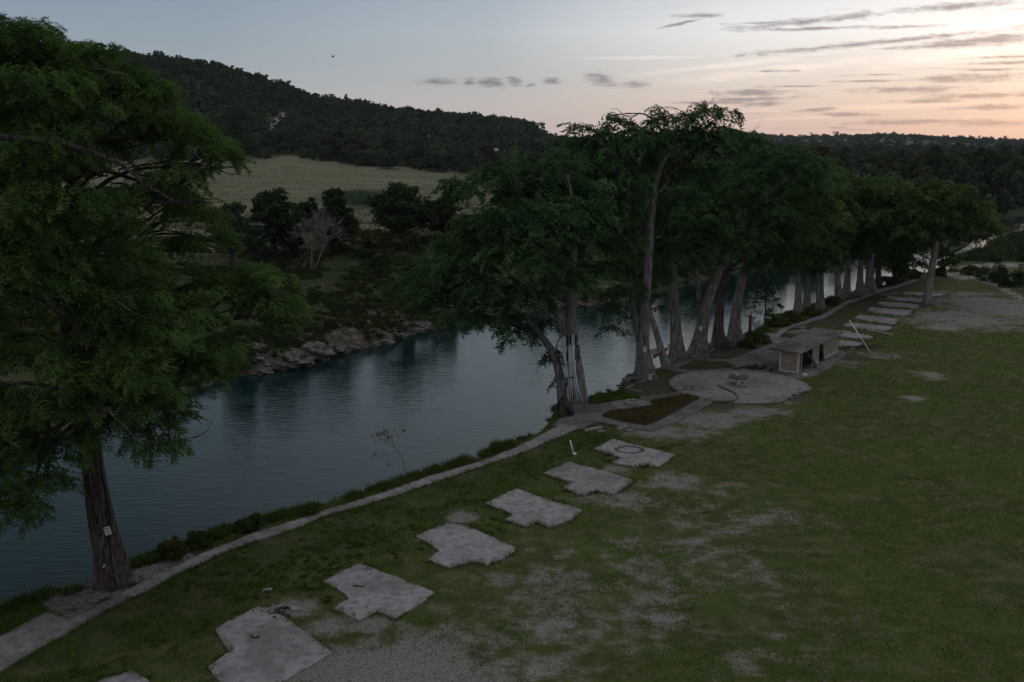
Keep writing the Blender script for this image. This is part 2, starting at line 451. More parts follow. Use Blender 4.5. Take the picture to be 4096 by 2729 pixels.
def seg_dist(P, chain):
    d = np.full(len(P), 1e9)
    for a, b in zip(chain[:-1], chain[1:]):
        ab = b - a; t = np.clip(((P - a) @ ab) / (ab @ ab), 0, 1)
        q = a + t[:, None] * ab
        d = np.minimum(d, np.hypot(P[:, 0] - q[:, 0], P[:, 1] - q[:, 1]))
    return d
def inside(P, poly):
    c = np.zeros(len(P), bool); n = len(poly)
    for i in range(n):
        x1, y1 = poly[i][0], poly[i][1]; x2, y2 = poly[(i + 1) % n][0], poly[(i + 1) % n][1]
        if y1 == y2: continue
        k = ((y1 > P[:, 1]) != (y2 > P[:, 1])) & (P[:, 0] < (x2 - x1) * (P[:, 1] - y1) / (y2 - y1) + x1)
        c ^= k
    return c

def slope_at(u, v):
    d = ray(u, v); return d[2] / d[1]
# far land: heights per direction a=x/y at a few depths
KU = np.array([-3000, -800, 0, 370, 600, 900, 1150, 1300, 1450, 1600, 1900, 2100, 2250, 2500, 2950, 3150, 3550, 3800, 4096, 5200, 8000.])
KA = np.array([ray(u, 560)[0] / ray(u, 560)[1] for u in KU])
Vfield = np.array([640, 640, 640, 640, 640, 638, 634, 650, 670, 680, 708, 712, 712, 708, 700, 695, 690, 690, 690, 690, 690.])
Vsky = np.array([120, 50, 80, 140, 178, 240, 315, 375, 385, 410, 440, 480, 535, 552, 520, 540, 534, 546, 560, 565, 565.])
Yr = 1.43 * np.array([480, 480, 500, 500, 520, 540, 560, 600, 640, 680, 720, 760, 1100, 1800, 1900, 1900, 1900, 2000, 2000, 2000, 2000.])
Ztree = np.where(Yr < 1430, 8.0, 5.0)
zf = np.array([H_CAM + 472 * slope_at(u, v) for u, v in zip(KU, Vfield)]); zf = np.maximum(zf, 6.8); zf[12:] = 4.6
zr = np.array([H_CAM + y * slope_at(u, v) for u, v, y in zip(KU, Vsky, Yr)]) - Ztree
YT = np.array([0, 186, 286, 472, 572, 672, 772, 886, 1087, 1430, 2000, 2717, 3700, 7000.])
TAB = np.zeros((len(KU), len(YT)))
for i in range(len(KU)):
    z0 = 7.0 if KU[i] < 2200 else 4.0
    for j, yy in enumerate(YT):
        if yy <= 186: TAB[i, j] = z0
        elif yy <= 472: TAB[i, j] = z0 + (zf[i] - z0) * ((yy - 186) / 286) ** 1.25
        elif yy <= Yr[i]:
            t = (yy - 472) / (Yr[i] - 472)
            TAB[i, j] = zf[i] + (zr[i] - zf[i]) * (t ** 1.15 if Yr[i] < 1430 else t ** 1.8)
        else: TAB[i, j] = zr[i] - min(12, (yy - Yr[i]) * .02)
def table_z(x, y):
    a = x / np.maximum(y, 20)
    fa = np.interp(a, KA, np.arange(len(KA))); i0 = np.clip(fa.astype(int), 0, len(KA) - 2); ta = fa - i0
    ta = ta * ta * (3 - 2 * ta) * .5 + ta * .5
    fy = np.interp(y, YT, np.arange(len(YT))); j0 = np.clip(fy.astype(int), 0, len(YT) - 2); ty = fy - j0
    z = (TAB[i0, j0] * (1 - ta) + TAB[i0 + 1, j0] * ta) * (1 - ty) + (TAB[i0, j0 + 1] * (1 - ta) + TAB[i0 + 1, j0 + 1] * ta) * ty
    return z

def terrain(x, y):
    x = np.atleast_1d(np.asarray(x, float)); y = np.atleast_1d(np.asarray(y, float))
    z = table_z(x, y) + (fbm(x / 45, y / 45, 3, 2) - .5) * np.clip((y - 215) / 215, 0, 1) * 4.0
    z = z + (fbm(x / 330, y / 330, 13, 3) - .45) * 16 * sstep(1570, 2430, y) * sstep(0.0, .10, x / np.maximum(y, 1))
    near = (y < 600)
    P = np.stack([x[near], y[near]], 1)
    dn = seg_dist(P, nb); df = seg_dist(P, fb); ins = inside(P, river_poly)
    yy = y[near]; zt = z[near]
    wob = (fbm(P[:, 0] / 2.2, P[:, 1] / 2.2, 11) - .5)
    # near side: flat terrace behind a steep bank
    zn = (fbm(P[:, 0] / 9, P[:, 1] / 9, 5) - .5) * .10 * sstep(3, 10, dn) - .02
    zn = zn + (zt - zn) * sstep(243, 543, yy)
    # far side: rocky ledge, rough slope, then meadow
    led = 1.1 + 1.2 * (fbm(P[:, 0] / 7, P[:, 1] / 7, 9) - .5)
    zfar = WZ - .1 + led * sstep(0, 1.6, df + wob * 1.6) + .5 * wob * sstep(1, 3, df)
    zfar = zfar + (zt - (WZ + 1.1)) * np.clip((df - 1.5) / 42, 0, 1) ** .85 + (fbm(P[:, 0] / 6, P[:, 1] / 6, 21) - .5) * .9 * sstep(2, 8, df) * (1 - sstep(40, 90, df))
    zi_n = -.05 - 3.2 * sstep(0, 1.5, dn + wob * .7)
    zi_f = WZ - .15 - np.minimum(1.4, df * .6)
    zi = np.maximum(zi_n, np.where(df < 12, zi_f, -9)); zi = np.maximum(zi, -3.3)
    nearside = dn < df
    zz = np.where(ins, zi, np.where(nearside, zn, zfar))
    z[near] = zz
    return z

def hit(u, v):
    d = ray(u, v)
    t = np.geomspace(15, 5200, 1100)
    z = terrain(d[0] * t, d[1] * t)
    zr_ = H_CAM + d[2] * t
    k = np.where(zr_ < z)[0]
    if len(k) == 0: return gp(u, v, 0) if d[2] < -1e-3 else np.array([d[0] * 1500, d[1] * 1500, 5.])
    i = k[0]
    if i > 0:
        a = (zr_[i - 1] - z[i - 1]); b = (z[i] - zr_[i]); tt = t[i - 1] + (t[i] - t[i - 1]) * a / (a + b + 1e-9)
    else: tt = t[0]
    p = d * tt
    return np.array([p[0], p[1], float(terrain(p[0], p[1])[0])])

# grid
NA, NY = 620, 560
ys = np.concatenate([np.linspace(-25, 18, 24)[:-1], 18 * np.exp(np.linspace(0, math.log(4600 / 18), NY - 23))])
aa = np.sinh(np.linspace(-2.0, 2.0, NA)) / math.sinh(2.0) * 1.45
gx = (aa[None, :] * (np.maximum(ys, 0)[:, None] + 26)); gy = np.repeat(ys[:, None], NA, 1)
X, Y = gx.ravel(), gy.ravel()
Zt = terrain(X, Y)
idx = np.arange(NY * NA).reshape(NY, NA)
Fq = np.stack([idx[:-1, :-1], idx[:-1, 1:], idx[1:, 1:], idx[1:, :-1]], -1).reshape(-1, 4)
# surface zones (what grows or lies there)
PU, PV = proj(X, Y, Zt)
nearm = Y < 600
P2 = np.stack([X, Y], 1)
DN = np.full(len(X), 1e3); DF = np.full(len(X), 1e3)
DN[nearm] = seg_dist(P2[nearm], nb); DF[nearm] = seg_dist(P2[nearm], fb)
near_side = (DN < DF) & (Y < 243)
def emask(u, v, ru, rv, tilt=0):
    dx, dy = PU - u, PV - v
    c, s = math.cos(tilt), math.sin(tilt)
    return np.clip(1.25 - np.hypot((dx * c + dy * s) / ru, (dy * c - dx * s) / rv), 0, 1)
def to_world_mask(P, lst):
    """soft patches given as world discs"""
    m = np.zeros(len(P))
    for (x, y, rx, ry, an, st) in lst:
        c, s = math.cos(an), math.sin(an); dx, dy = P[:, 0] - x, P[:, 1] - y
        r = np.hypot((dx * c + dy * s) / rx, (dy * c - dx * s) / ry)
        m = np.maximum(m, st * np.clip(1.35 - r, 0, 1))
    return m
def disc(u, v, ru, rv, st=1.0):
    a = gp(u - ru, v); b = gp(u + ru, v); c = gp(u, v - rv); d = gp(u, v + rv); o = gp(u, v)
    return (o[0], (c[1] + d[1]) / 2, abs(b[0] - a[0]) / 2, abs(c[1] - d[1]) / 2, 0.0, st)
GR = [disc(1500, 2700, 620, 160, 1.0), disc(1100, 2640, 260, 130, .9), disc(1800, 2560, 520, 110, .55), disc(1400, 2500, 260, 60, .8), disc(2150, 2680, 420, 100, .6), disc(1180, 2440, 130, 50, .9),
      disc(1900, 2350, 420, 70, .32), disc(2500, 2000, 330, 60, .5), disc(2700, 1930, 160, 50, .7), disc(2950, 2000, 400, 90, .38), disc(2700, 1730, 260, 40, .75), disc(2850, 1680, 200, 50, .85), disc(2480, 1880, 90, 30, .75), disc(3350, 1450, 170, 25, .6),
      disc(3500, 1420, 200, 28, .55), disc(3720, 1500, 80, 22, .8), disc(3650, 1590, 60, 16, .9), disc(3850, 1280, 330, 55, .8), disc(3980, 1230, 260, 60, .9), disc(3800, 1180, 320, 25, .7), disc(3000, 1650, 220, 35, .7), disc(3150, 1600, 120, 30, .6), disc(3780, 1310, 120, 16, 1.0),
      disc(2700, 2300, 700, 230, .48), disc(2300, 2480, 700, 200, .55), disc(3100, 2600, 600, 180, .36), disc(2900, 2080, 500, 120, .45), disc(2250, 2330, 400, 120, .5), disc(3900, 2250, 160, 60, .22), disc(1850, 2070, 90, 35, .7), disc(1700, 2160, 60, 20, .5), disc(520, 2350, 190, 30, 0.0), disc(3300, 1330, 200, 40, .35), disc(3950, 1500, 150, 30, .3)]
grav = to_world_mask(P2, GR) * near_side
path_grav = np.clip(1.2 - np.abs(seg_dist(P2[nearm][:0] if False else P2[:0], nb)).sum(), 0, 0)
# stones by the big tree between bank and path
BT = gp(440, 2345)
SPW = np.array([gp(u, v)[:2] for u, v in [(150, 2395), (300, 2350), (440, 2300), (560, 2250), (766, 2190), (778, 2233), (638, 2297), (530, 2354), (281, 2488), (200, 2440)]])
grav = np.maximum(grav, inside(P2, SPW) * near_side * 1.0)
fringe = np.where(near_side, sstep(10, 3, DN) * .6, 0)
DIRT = [disc(2800, 1420, 200, 60, 1), disc(2600, 1540, 110, 50, 1), disc(3000, 1390, 90, 35, .8), disc(3330, 1285, 90, 40, .7), disc(3480, 1230, 120, 40, .6), disc(3400, 1430, 100, 20, .7), disc(2880, 1625, 90, 16, .7), disc(3180, 1590, 70, 25, .9), disc(1110, 2470, 60, 30, .8)]
dirt = to_world_mask(P2, DIRT) * near_side
# meadow and wood floor
A_ = X / np.maximum(Y, 1)
field = (~near_side) & (Y > 130)
uu = np.interp(A_, KA, KU)
fieldm = sstep(34, 50, DF + (fbm(X / 12, Y / 12, 93) - .5) * 30) * sstep(493, 465, Y) * sstep(2350, 2150, uu) * (~near_side)
fieldm = np.where(Y > 600, 0, fieldm)
plain = sstep(1000, 1215, Y) * sstep(2300, 2700, uu) * sstep(.50, .58, fbm(X / 160, Y / 100, 31))
plain = np.maximum(plain, sstep(1287, 1430, Y) * sstep(2145, 1930, Y) * sstep(3200, 3400, uu) * .6) * .62
track_px = [[(1066, 536), (1100, 462), (1125, 440), (1180, 440), (1178, 458), (1140, 486), (1112, 516), (1090, 540)]]
trk = np.zeros(len(X))
hillm = (Y > 430) & (Y < 1144) & (uu < 1500)
TRK_W = []
for poly in track_px:
    w_ = [hit(u, v + 14)[:2] for u, v in poly]
    TRK_W.append(np.array(w_)); trk[hillm] = np.maximum(trk[hillm], inside(P2[hillm], w_).astype(float))
road_px = [(3700, 1090), (3790, 1105), (3900, 1120), (3960, 1140), (4010, 1160), (4100, 1210), (4100, 1190), (4000, 1140), (3900, 1105), (3780, 1088)]
road2 = [(3828, 1068), (3900, 1058), (4000, 1052), (4200, 1048), (4200, 1068), (4050, 1068), (3950, 1074), (3860, 1080)]
gul = [(3780, 1100), (3830, 1088), (3930, 1083), (3900, 1110), (3850, 1122)]
for poly in (road_px, road2, gul):
    w_ = [gp(u, v)[:2] for u, v in poly]
    trk = np.maximum(trk, inside(P2, w_).astype(float) * (Y < 357))
zoneA = np.zeros((len(X), 4), np.float32); zoneA[:, 0] = grav; zoneA[:, 1] = np.maximum(fieldm, plain); zoneA[:, 2] = dirt; zoneA[:, 3] = 1
wild = np.where(near_side, fringe, 1.0)
zoneB = np.zeros((len(X), 4), np.float32); zoneB[:, 0] = trk; zoneB[:, 1] = wild; zoneB[:, 3] = 1
rock = ((~near_side) & (DF < 8)).astype(float) * sstep(8, 3.0, DF + (fbm(X / 3, Y / 4, 44) - .5) * 5) * sstep(2700, 2400, uu); zoneB[:, 2] = rock

def ground_mat():
    m, t, b = new_mat('ground')
    geo = t.new('ShaderNodeNewGeometry'); P = geo.outputs['Position']
    sa = t.new('ShaderNodeSeparateColor'); t.put(sa.inputs[0], t.attr('zoneA').outputs['Color'])
    sb = t.new('ShaderNodeSeparateColor'); t.put(sb.inputs[0], t.attr('zoneB').outputs['Color'])
    big = t.noise(P, .12, 4, .6); mid = t.noise(P, .9, 5, .65); fine = t.noise(P, 9, 4, .7); vf = t.noise(P, 38, 2, .6)
    grass = t.ramp(mid, [(.3, (.048, .060, .020)), (.5, (.074, .088, .030)), (.66, (.135, .115, .065)), (.8, (.17, .145, .10))])
    grass = t.mix(t.rng(big, .40, .65, 0, .6), grass, t.ramp(fine, [(.3, (.052, .080, .018)), (.7, (.098, .130, .034))]))
    grass = t.mix(t.rng(vf, .5, .75, 0, .35), grass, (.09, .09, .05))
    vo = t.new('ShaderNodeTexVoronoi'); vo.inputs['Scale'].default_value = 16; t.put(vo.inputs['Vector'], P)
    peb = t.ramp(vo.outputs['Distance'], [(.0, (.42, .39, .375)), (.35, (.27, .245, .23)), (.7, (.11, .095, .085))])
    gcol = t.mix(t.rng(fine, .35, .7, 0, .7), peb, (.25, .225, .21))
    soil = t.ramp(fine, [(.3, (.045, .035, .026)), (.7, (.13, .105, .085))])
    fld = t.ramp(t.noise(t.mapping(P, (.25, 1, 1)), .10, 6, .62), [(.25, (.108, .110, .066)), (.47, (.150, .150, .092)), (.6, (.192, .186, .122)), (.8, (.135, .14, .095))])
    fld = t.mix(t.rng(t.noise(P, .8, 4, .7), .45, .7, 0, .5), fld, (.12, .13, .07))
    wld = t.ramp(t.noise(P, .5, 6, .7), [(.3, (.024, .034, .016)), (.5, (.048, .060, .028)), (.65, (.075, .070, .046)), (.8, (.055, .075, .030))])
    rck = t.ramp(t.noise(t.mapping(P, (1, 1, 3)), .9, 7, .7), [(.3, (.035, .028, .023)), (.5, (.11, .092, .08)), (.7, (.23, .20, .18))])
    c = t.mix(sb.outputs[1], grass, wld)
    gf = t.m('ADD', sa.outputs[0], t.m('MULTIPLY', t.m('SUBTRACT', t.m('ADD', t.m('ADD', t.m('MULTIPLY', mid, .5), t.m('MULTIPLY', fine, .35)), t.m('MULTIPLY', t.noise(P, .35, 4, .6), .5)), .675), 2.6))
    c = t.mix(t.m('MULTIPLY', t.rng(gf, .32, .84), t.m('GREATER_THAN', sa.outputs[0], .02)), c, gcol)
    df_ = t.m('ADD', sa.outputs[2], t.m('MULTIPLY', t.m('SUBTRACT', mid, .5), 1.2))
    c = t.mix(t.m('MULTIPLY', t.rng(df_, .3, .6), t.m('GREATER_THAN', sa.outputs[2], .02)), c, soil)
    ff = t.m('ADD', sa.outputs[1], t.m('MULTIPLY', t.m('SUBTRACT', t.noise(P, .13, 5, .7), .5), .9))
    c = t.mix(t.m('MULTIPLY', t.rng(ff, .35, .75), t.m('GREATER_THAN', sa.outputs[1], .01)), c, fld)
    c = t.mix(t.m('MULTIPLY', t.rng(t.noise(P, .7, 5, .7), .42, .56), sb.outputs[2]), c, rck)
    c = t.mix(sb.outputs[0], c, t.ramp(t.noise(P, .8, 5, .7), [(.3, (.16, .135, .115)), (.7, (.36, .33, .30))]))
    t.put(b.inputs['Base Color'], c); b.inputs['Roughness'].default_value = 1; b.inputs['Specular IOR Level'].default_value = .05
    bn = t.new('ShaderNodeBump'); bn.inputs['Strength'].default_value = .8; bn.inputs['Distance'].default_value = .06
    t.put(bn.inputs['Height'], t.m('ADD', fine, t.m('MULTIPLY', vf, .5))); t.put(b.inputs['Normal'], bn.outputs[0])
    return m
M['ground'] = ground_mat()
g = link('ground', mesh_from('ground', np.stack([X, Y, Zt], 1), Fq, 4, M['ground'], True, {'zoneA': zoneA, 'zoneB': zoneB}))
tag(g, kind='structure')

def water_mat():
    m, t, b = new_mat('river_water')
    geo = t.new('ShaderNodeNewGeometry'); P = geo.outputs['Position']
    v1 = t.mapping(P, (.9, 3.0, 1), (0, 0, math.radians(14)))
    v2 = t.mapping(P, (.7, 2.4, 1), (0, 0, math.radians(-12)))
    n1 = t.noise(v1, .62, 3, .5, .6); n2 = t.noise(v2, 1.5, 3, .55, .3); n3 = t.noise(P, .10, 3, .5)
    h = t.m('ADD', t.m('MULTIPLY', n1, .023), t.m('MULTIPLY', n2, .014))
    h = t.m('MULTIPLY', h, t.rng(n3, .3, .65, .55, 1.1))
    bn = t.new('ShaderNodeBump'); bn.inputs['Strength'].default_value = 1; bn.inputs['Distance'].default_value = 1.0
    t.put(bn.inputs['Height'], h)
    t.put(b.inputs['Normal'], bn.outputs[0])
    b.inputs['Base Color'].default_value = (.004, .018, .018, 1); b.inputs['Roughness'].default_value = .06; b.inputs['IOR'].default_value = 1.33
    b.inputs['Specular IOR Level'].default_value = .5
    return m
M['water'] = water_mat()
wm = MB(); wm.add([(-190, -60, WZ), (520, -60, WZ), (520, 430, WZ), (-190, 430, WZ)], [(0, 1, 2, 3)])
tag(wm.build('river', M['water']), kind='structure')

# ------------------------------------------------------------------ paving
def jag(poly, amp=.06, step=.35, seed=0):
    rr = np.random.default_rng(seed); out = []
    n = len(poly)
    for i in range(n):
        a = np.array(poly[i][:2]); b = np.array(poly[(i + 1) % n][:2]); L = np.linalg.norm(b - a); k = max(1, int(L / step))
        nrm = np.array([-(b - a)[1], (b - a)[0]]) / (L + 1e-9)
        for j in range(k):
            p = a + (b - a) * j / k
            if amp: p = p + nrm * ((fbm(p[0] * 1.3, p[1] * 1.3, seed, 3) - .5) * 2.4 * amp + rr.normal() * amp * .25)
            out.append((float(p[0]), float(p[1])))
    return out
def W(px, z=0.0): return [gp(u, v, z)[:2] for u, v in px]
PAVED = []
def slab(name, px, z1, mat, amp=.06, seed=0, z0=-.25, world=None):
    w_ = world if world is not None else W(px)
    PAVED.append(np.array(w_))
    c = np.mean(np.array(w_), 0)
    return MB((c[0], c[1], 0)).prism(jag(w_, amp, .35, seed), z0, z1).build(name, mat)

UP = [(-600, 2830), (0, 2552), (191, 2450), (281, 2488), (530, 2354), (638, 2297), (778, 2233), (995, 2144), (1180, 2086), (1300, 2045), (1551, 1969), (1708, 1911), (1912, 1853), (2068, 1792), (2180, 1735), (2240, 1700)]
LO = [(2330, 1712), (2245, 1747), (2088, 1814), (1878, 1884), (1674, 1955), (1422, 2036), (1300, 2066), (1212, 2107), (1116, 2139), (925, 2200), (766, 2273), (580, 2369), (450, 2428), (325, 2504), (0, 2692), (-600, 3010)]
tag(slab('footpath', UP + LO, .085, M['concrete'], .04, 1), kind='structure')
UP2 = [(3094, 1376), (3080, 1352), (3085, 1342), (3106, 1329), (3135, 1311), (3192, 1296), (3222, 1285), (3292, 1260), (3330, 1236), (3355, 1221), (3390, 1204), (3441, 1192), (3499, 1164), (3585, 1141), (3654, 1120), (3680, 1121)]
LO2 = [(3659, 1128), (3591, 1150), (3504, 1174), (3447, 1198), (3388, 1217), (3357, 1239), (3300, 1273), (3246, 1289), (3192, 1305), (3150, 1320), (3124, 1341), (3118, 1352), (3135, 1370)]
tag(slab('footpath', UP2 + LO2, .075, M['concrete'], .05, 2), kind='structure')
tag(slab('terrace', [(2266, 1613), (2346, 1613), (2360, 1594), (2452, 1572), (2573, 1588), (2641, 1583), (2719, 1568), (2760, 1560), (2875, 1590), (2858, 1609), (2710, 1688), (2609, 1728), (2582, 1724), (2478, 1706), (2390, 1688), (2330, 1716), (2240, 1704), (2207, 1706), (2240, 1678), (2290, 1668)], .062, M['concrete_dark'], .03, 3), kind='structure')
tag(slab('terrace', [(2638, 1474), (2730, 1443), (2770, 1437), (2918, 1440), (3088, 1375), (3130, 1350), (3345, 1396), (3388, 1413), (3373, 1432), (3314, 1477), (3262, 1504), (3180, 1520), (2990, 1500), (2790, 1489), (2735, 1493)], .056, M['concrete_dark'], .03, 4), kind='structure')
tag(slab('footpath', [(3020, 1352), (3055, 1338), (3106, 1332), (3080, 1347)], .05, M['concrete'], .03, 5), kind='structure')
for px, s in (([(3140, 1330), (3200, 1316), (3270, 1322), (3190, 1345)], 6), ([(3165, 1312), (3215, 1302), (3250, 1310), (3190, 1320)], 7)):
    tag(slab('footpath', px, .04, M['concrete_dark'], .08, s), kind='structure')
pc = gp(2957, 1545)[:2]; PR = 278.5 * (pc[1] * CP + H_CAM * SP) / F_PX; print('patio r', PR)
circ = [(pc[0] + PR * math.cos(a), pc[1] + PR * math.sin(a)) for a in np.linspace(0, 2 * math.pi, 72, endpoint=False)]
nt = gp(3185, 1585)[:2]
circ = [tuple(np.array(p) + (pc - np.array(p)) / PR * max(0, 1.5 - np.hypot(*(np.array(p) - nt)) * .50) * (.9 + .3 * math.sin(i * 2.1))) for i, p in enumerate(circ)]
PAVED.append(np.array(circ))
o = MB((pc[0], pc[1], 0)).prism(circ, -.2, .095).build('round_patio', M['concrete'])
tag(o, 'large round concrete patio with its right rim broken away', 'patio')
rc = gp(2527, 1623)[:2]
c2 = [(rc[0] + 1.75 * math.cos(a), rc[1] + 1.6 * math.sin(a)) for a in np.linspace(0, 2 * math.pi, 40, endpoint=False)]
PAVED.append(np.array(c2))
tag(MB((rc[0], rc[1], 0)).prism(c2, -.2, .10).build('fire_pit_slab', M['concrete']), 'small round grey concrete slab carrying the stone fire ring', 'slab')
pads = [
    ([(300, 2790), (408, 2724), (523, 2689), (587, 2722), (650, 2790), (450, 2860)], 'sliver of a concrete pad cut by the bottom edge, closest to the lower left corner'),
    ([(861, 2520), (944, 2475), (1034, 2431), (1085, 2437), (1187, 2507), (1333, 2616), (1180, 2705), (1080, 2760), (980, 2790), (880, 2740), (836, 2673), (918, 2609)], 'large pale concrete pad with scattered twigs, beside the hole of dark rubble'),
    ([(1436, 2258), (1570, 2305), (1735, 2373), (1680, 2420), (1580, 2482), (1510, 2448), (1440, 2485), (1335, 2437), (1400, 2400), (1345, 2355), (1290, 2330)], 'pale concrete pad with a curved dark stick on it, second from the camera'),
    ([(1664, 2149), (1789, 2094), (1850, 2105), (1932, 2135), (2078, 2200), (2014, 2237), (1946, 2264), (1891, 2249), (1803, 2274), (1708, 2244), (1762, 2206)], 'concrete pad with ragged grassy edges, third from the camera'),
    ([(1942, 2016), (2065, 1957), (2184, 1999), (2333, 2043), (2286, 2087), (2197, 2111), (2143, 2091), (2109, 2111), (2020, 2084), (2054, 2060)], 'concrete pad notched by a grass tuft, fourth from the camera'),
    ([(2170, 1897), (2279, 1850), (2415, 1887), (2544, 1924), (2455, 1982), (2387, 1968), (2337, 1985), (2252, 1958), (2279, 1934)], 'darker stained concrete pad just in front of the white post, fifth from the camera'),
    ([(2374, 1799), (2449, 1758), (2564, 1788), (2707, 1822), (2632, 1870), (2578, 1860), (2537, 1870), (2449, 1853), (2476, 1833)], 'concrete pad with a black ring stain, nearest the terrace'),
    ([(3347, 1362), (3400, 1363), (3456, 1376), (3413, 1399), (3347, 1390)], 'far concrete pad touching the back corner of the hut, rubble along its edge'),
    ([(3345, 1322), (3400, 1328), (3499, 1349), (3470, 1360), (3400, 1354), (3345, 1347)], 'far concrete pad crossed by the leaning white pole, second beyond the hut'),
    ([(3364, 1303), (3390, 1293), (3480, 1298), (3573, 1310), (3545, 1325), (3413, 1315)], 'far concrete pad with a thin white pipe along it, third beyond the hut'),
    ([(3415, 1275), (3436, 1260), (3530, 1269), (3611, 1282), (3573, 1299), (3470, 1284)], 'far concrete pad at the tip of the leaning pole, fourth beyond the hut'),
    ([(3461, 1244), (3481, 1230), (3570, 1237), (3659, 1244), (3636, 1265), (3568, 1263), (3499, 1252)], 'far concrete pad with a broken middle, fifth beyond the hut'),
    ([(3504, 1218), (3527, 1208), (3600, 1213), (3688, 1221), (3671, 1237), (3556, 1229)], 'far concrete pad left of the lone pale trunk, sixth beyond the hut'),
    ([(3533, 1198), (3556, 1187), (3630, 1192), (3700, 1198), (3688, 1212), (3600, 1204)], 'far concrete pad just behind the lone pale trunk, seventh beyond the hut'),
    ([(3600, 1178), (3619, 1168), (3803, 1177), (3757, 1189)], 'farthest concrete pad, long and thin in the gravel')]
for i, (px, lb) in enumerate(pads):
    o = slab('concrete_pad', px, .065, M['concrete_pad'] if i != 5 else M['concrete'], .075 if i < 7 else .10, 40 + i)
    tag(o, lb, 'slab', 'concrete pads in a row along the footpath')
# planted beds set into the terrace
beds = [([(2350, 1612), (2352, 1598), (2452, 1574), (2560, 1592), (2560, 1598), (2470, 1604), (2400, 1617), (2360, 1620)], 'weed'),
        ([(2407, 1668), (2448, 1649), (2499, 1645), (2609, 1627), (2603, 1609), (2746, 1582), (2799, 1597), (2632, 1689), (2582, 1705), (2469, 1686)], 'dry'),
        ([(2713, 1473), (2781, 1445), (2912, 1453), (2945, 1472), (2870, 1476), (2751, 1481)], 'dark')]
BEDW = []
for i, (px, kd) in enumerate(beds):
    w_ = W(px); BEDW.append((np.array(w_), kd)); c = np.mean(np.array(w_), 0)
    tag(MB((c[0], c[1], 0)).prism(jag(w_, .04, .3, 60 + i), .0, .11).build('planting_bed', M['soil']), kind='structure')

# ------------------------------------------------------------------ foliage builders
def rand_unit(n, rr):
    v = rr.normal(size=(n, 3)); return v / np.linalg.norm(v, axis=1)[:, None]

def spray_template(nf, nl, seed, ll=.13, droop=.35, flat=.25):
    """feathery twig of unit length: triangles (k,3,3)"""
    rr = np.random.default_rng(seed); T = []
    for i in range(nf):
        t = (i + .6) / nf; side = 1 if i % 2 else -1
        o = np.array([t, 0, -droop * t * t])
        ang = math.radians(62 - 34 * t + rr.normal() * 8)
        fl = .50 * (1.05 - .75 * t) * rr.uniform(.7, 1.15)
        d = np.array([math.cos(ang), side * math.sin(ang), -.12 - .3 * t + rr.normal() * flat * .5]); d /= np.linalg.norm(d)
        for j in range(nl):
            s = (j + .7) / nl; p = o + d * fl * s + np.array([0, 0, -.12 * s * s])
            a2 = (1 if j % 2 else -1) * math.radians(rr.uniform(25, 70))
            e = np.array([d[0] * math.cos(a2) - d[1] * math.sin(a2), d[0] * math.sin(a2) + d[1] * math.cos(a2), d[2] + rr.normal() * .35])
            e /= np.linalg.norm(e)
            q = np.cross(e, rr.normal(size=3) * .5 + np.array([0, 0, 1])); q /= np.linalg.norm(q)
            L = ll * rr.uniform(.7, 1.3)
            T.append([p - q * L * .24, p + q * L * .24, p + e * L])
    return np.array(T)

def place_templates(tmps, P, D, S, rr, roll=.35):
    """instances of triangle templates as one vertex array; returns verts (n,3), tint (n,)"""
    out = []; tint = []
    ch = rr.integers(0, len(tmps), len(P))
    for k, T in enumerate(tmps):
        m = ch == k
        if not m.any(): continue
        p, d, s = P[m], D[m], S[m]
        up = np.array([0, 0, 1.0]) + rr.normal(size=(len(p), 3)) * roll
        side = np.cross(up, d); side /= (np.linalg.norm(side, axis=1)[:, None] + 1e-9)
        u = np.cross(d, side)
        t = T.reshape(-1, 3)
        v = p[:, None, :] + s[:, None, None] * (t[None, :, 0:1] * d[:, None, :] + t[None, :, 1:2] * side[:, None, :] + t[None, :, 2:3] * u[:, None, :])
        out.append(v.reshape(-1, 3)); tint.append(np.repeat(np.clip(rr.normal(.45, .22, len(p)), 0, 1), len(t)))
    return np.concatenate(out), np.concatenate(tint)

def tri_mesh(name, V, tint, mat):
    F_ = np.arange(len(V), dtype=np.int32).reshape(-1, 3)
    return mesh_from(name, V, F_, 3, mat, False, {'tint': tint})

def leaf_tris(P, size, rr, out=None, elong=1.0):
    n = len(P); a = rand_unit(n, rr)
    if out is not None: a = a + out * .6
    a /= np.linalg.norm(a, axis=1)[:, None]
    b = np.cross(a, rand_unit(n, rr)); b /= (np.linalg.norm(b, axis=1)[:, None] + 1e-9)
    s = np.asarray(size)[:, None] if hasattr(size, '__len__') else size
    V = np.stack([P - b * s * .5, P + b * s * .5, P + a * s * elong], 1)
    return V.reshape(-1, 3)

def curve_pts(a, b, n, sag=0.0, wob=.0, rr=R, lift=0.0):
    a, b = np.array(a, float), np.array(b, float); L = np.linalg.norm(b - a); out = []
    w1, w2 = rr.normal(size=3) * wob * L, rr.normal(size=3) * wob * L
    for i in range(n):
        t = i / (n - 1)
        p = a + (b - a) * t
        p = p + np.array([0, 0, 1]) * (lift * 4 * t * (1 - t) - sag * t * t) * L
        p = p + w1 * math.sin(math.pi * t) + w2 * math.sin(2 * math.pi * t) * .6
        out.append(p)
    return out

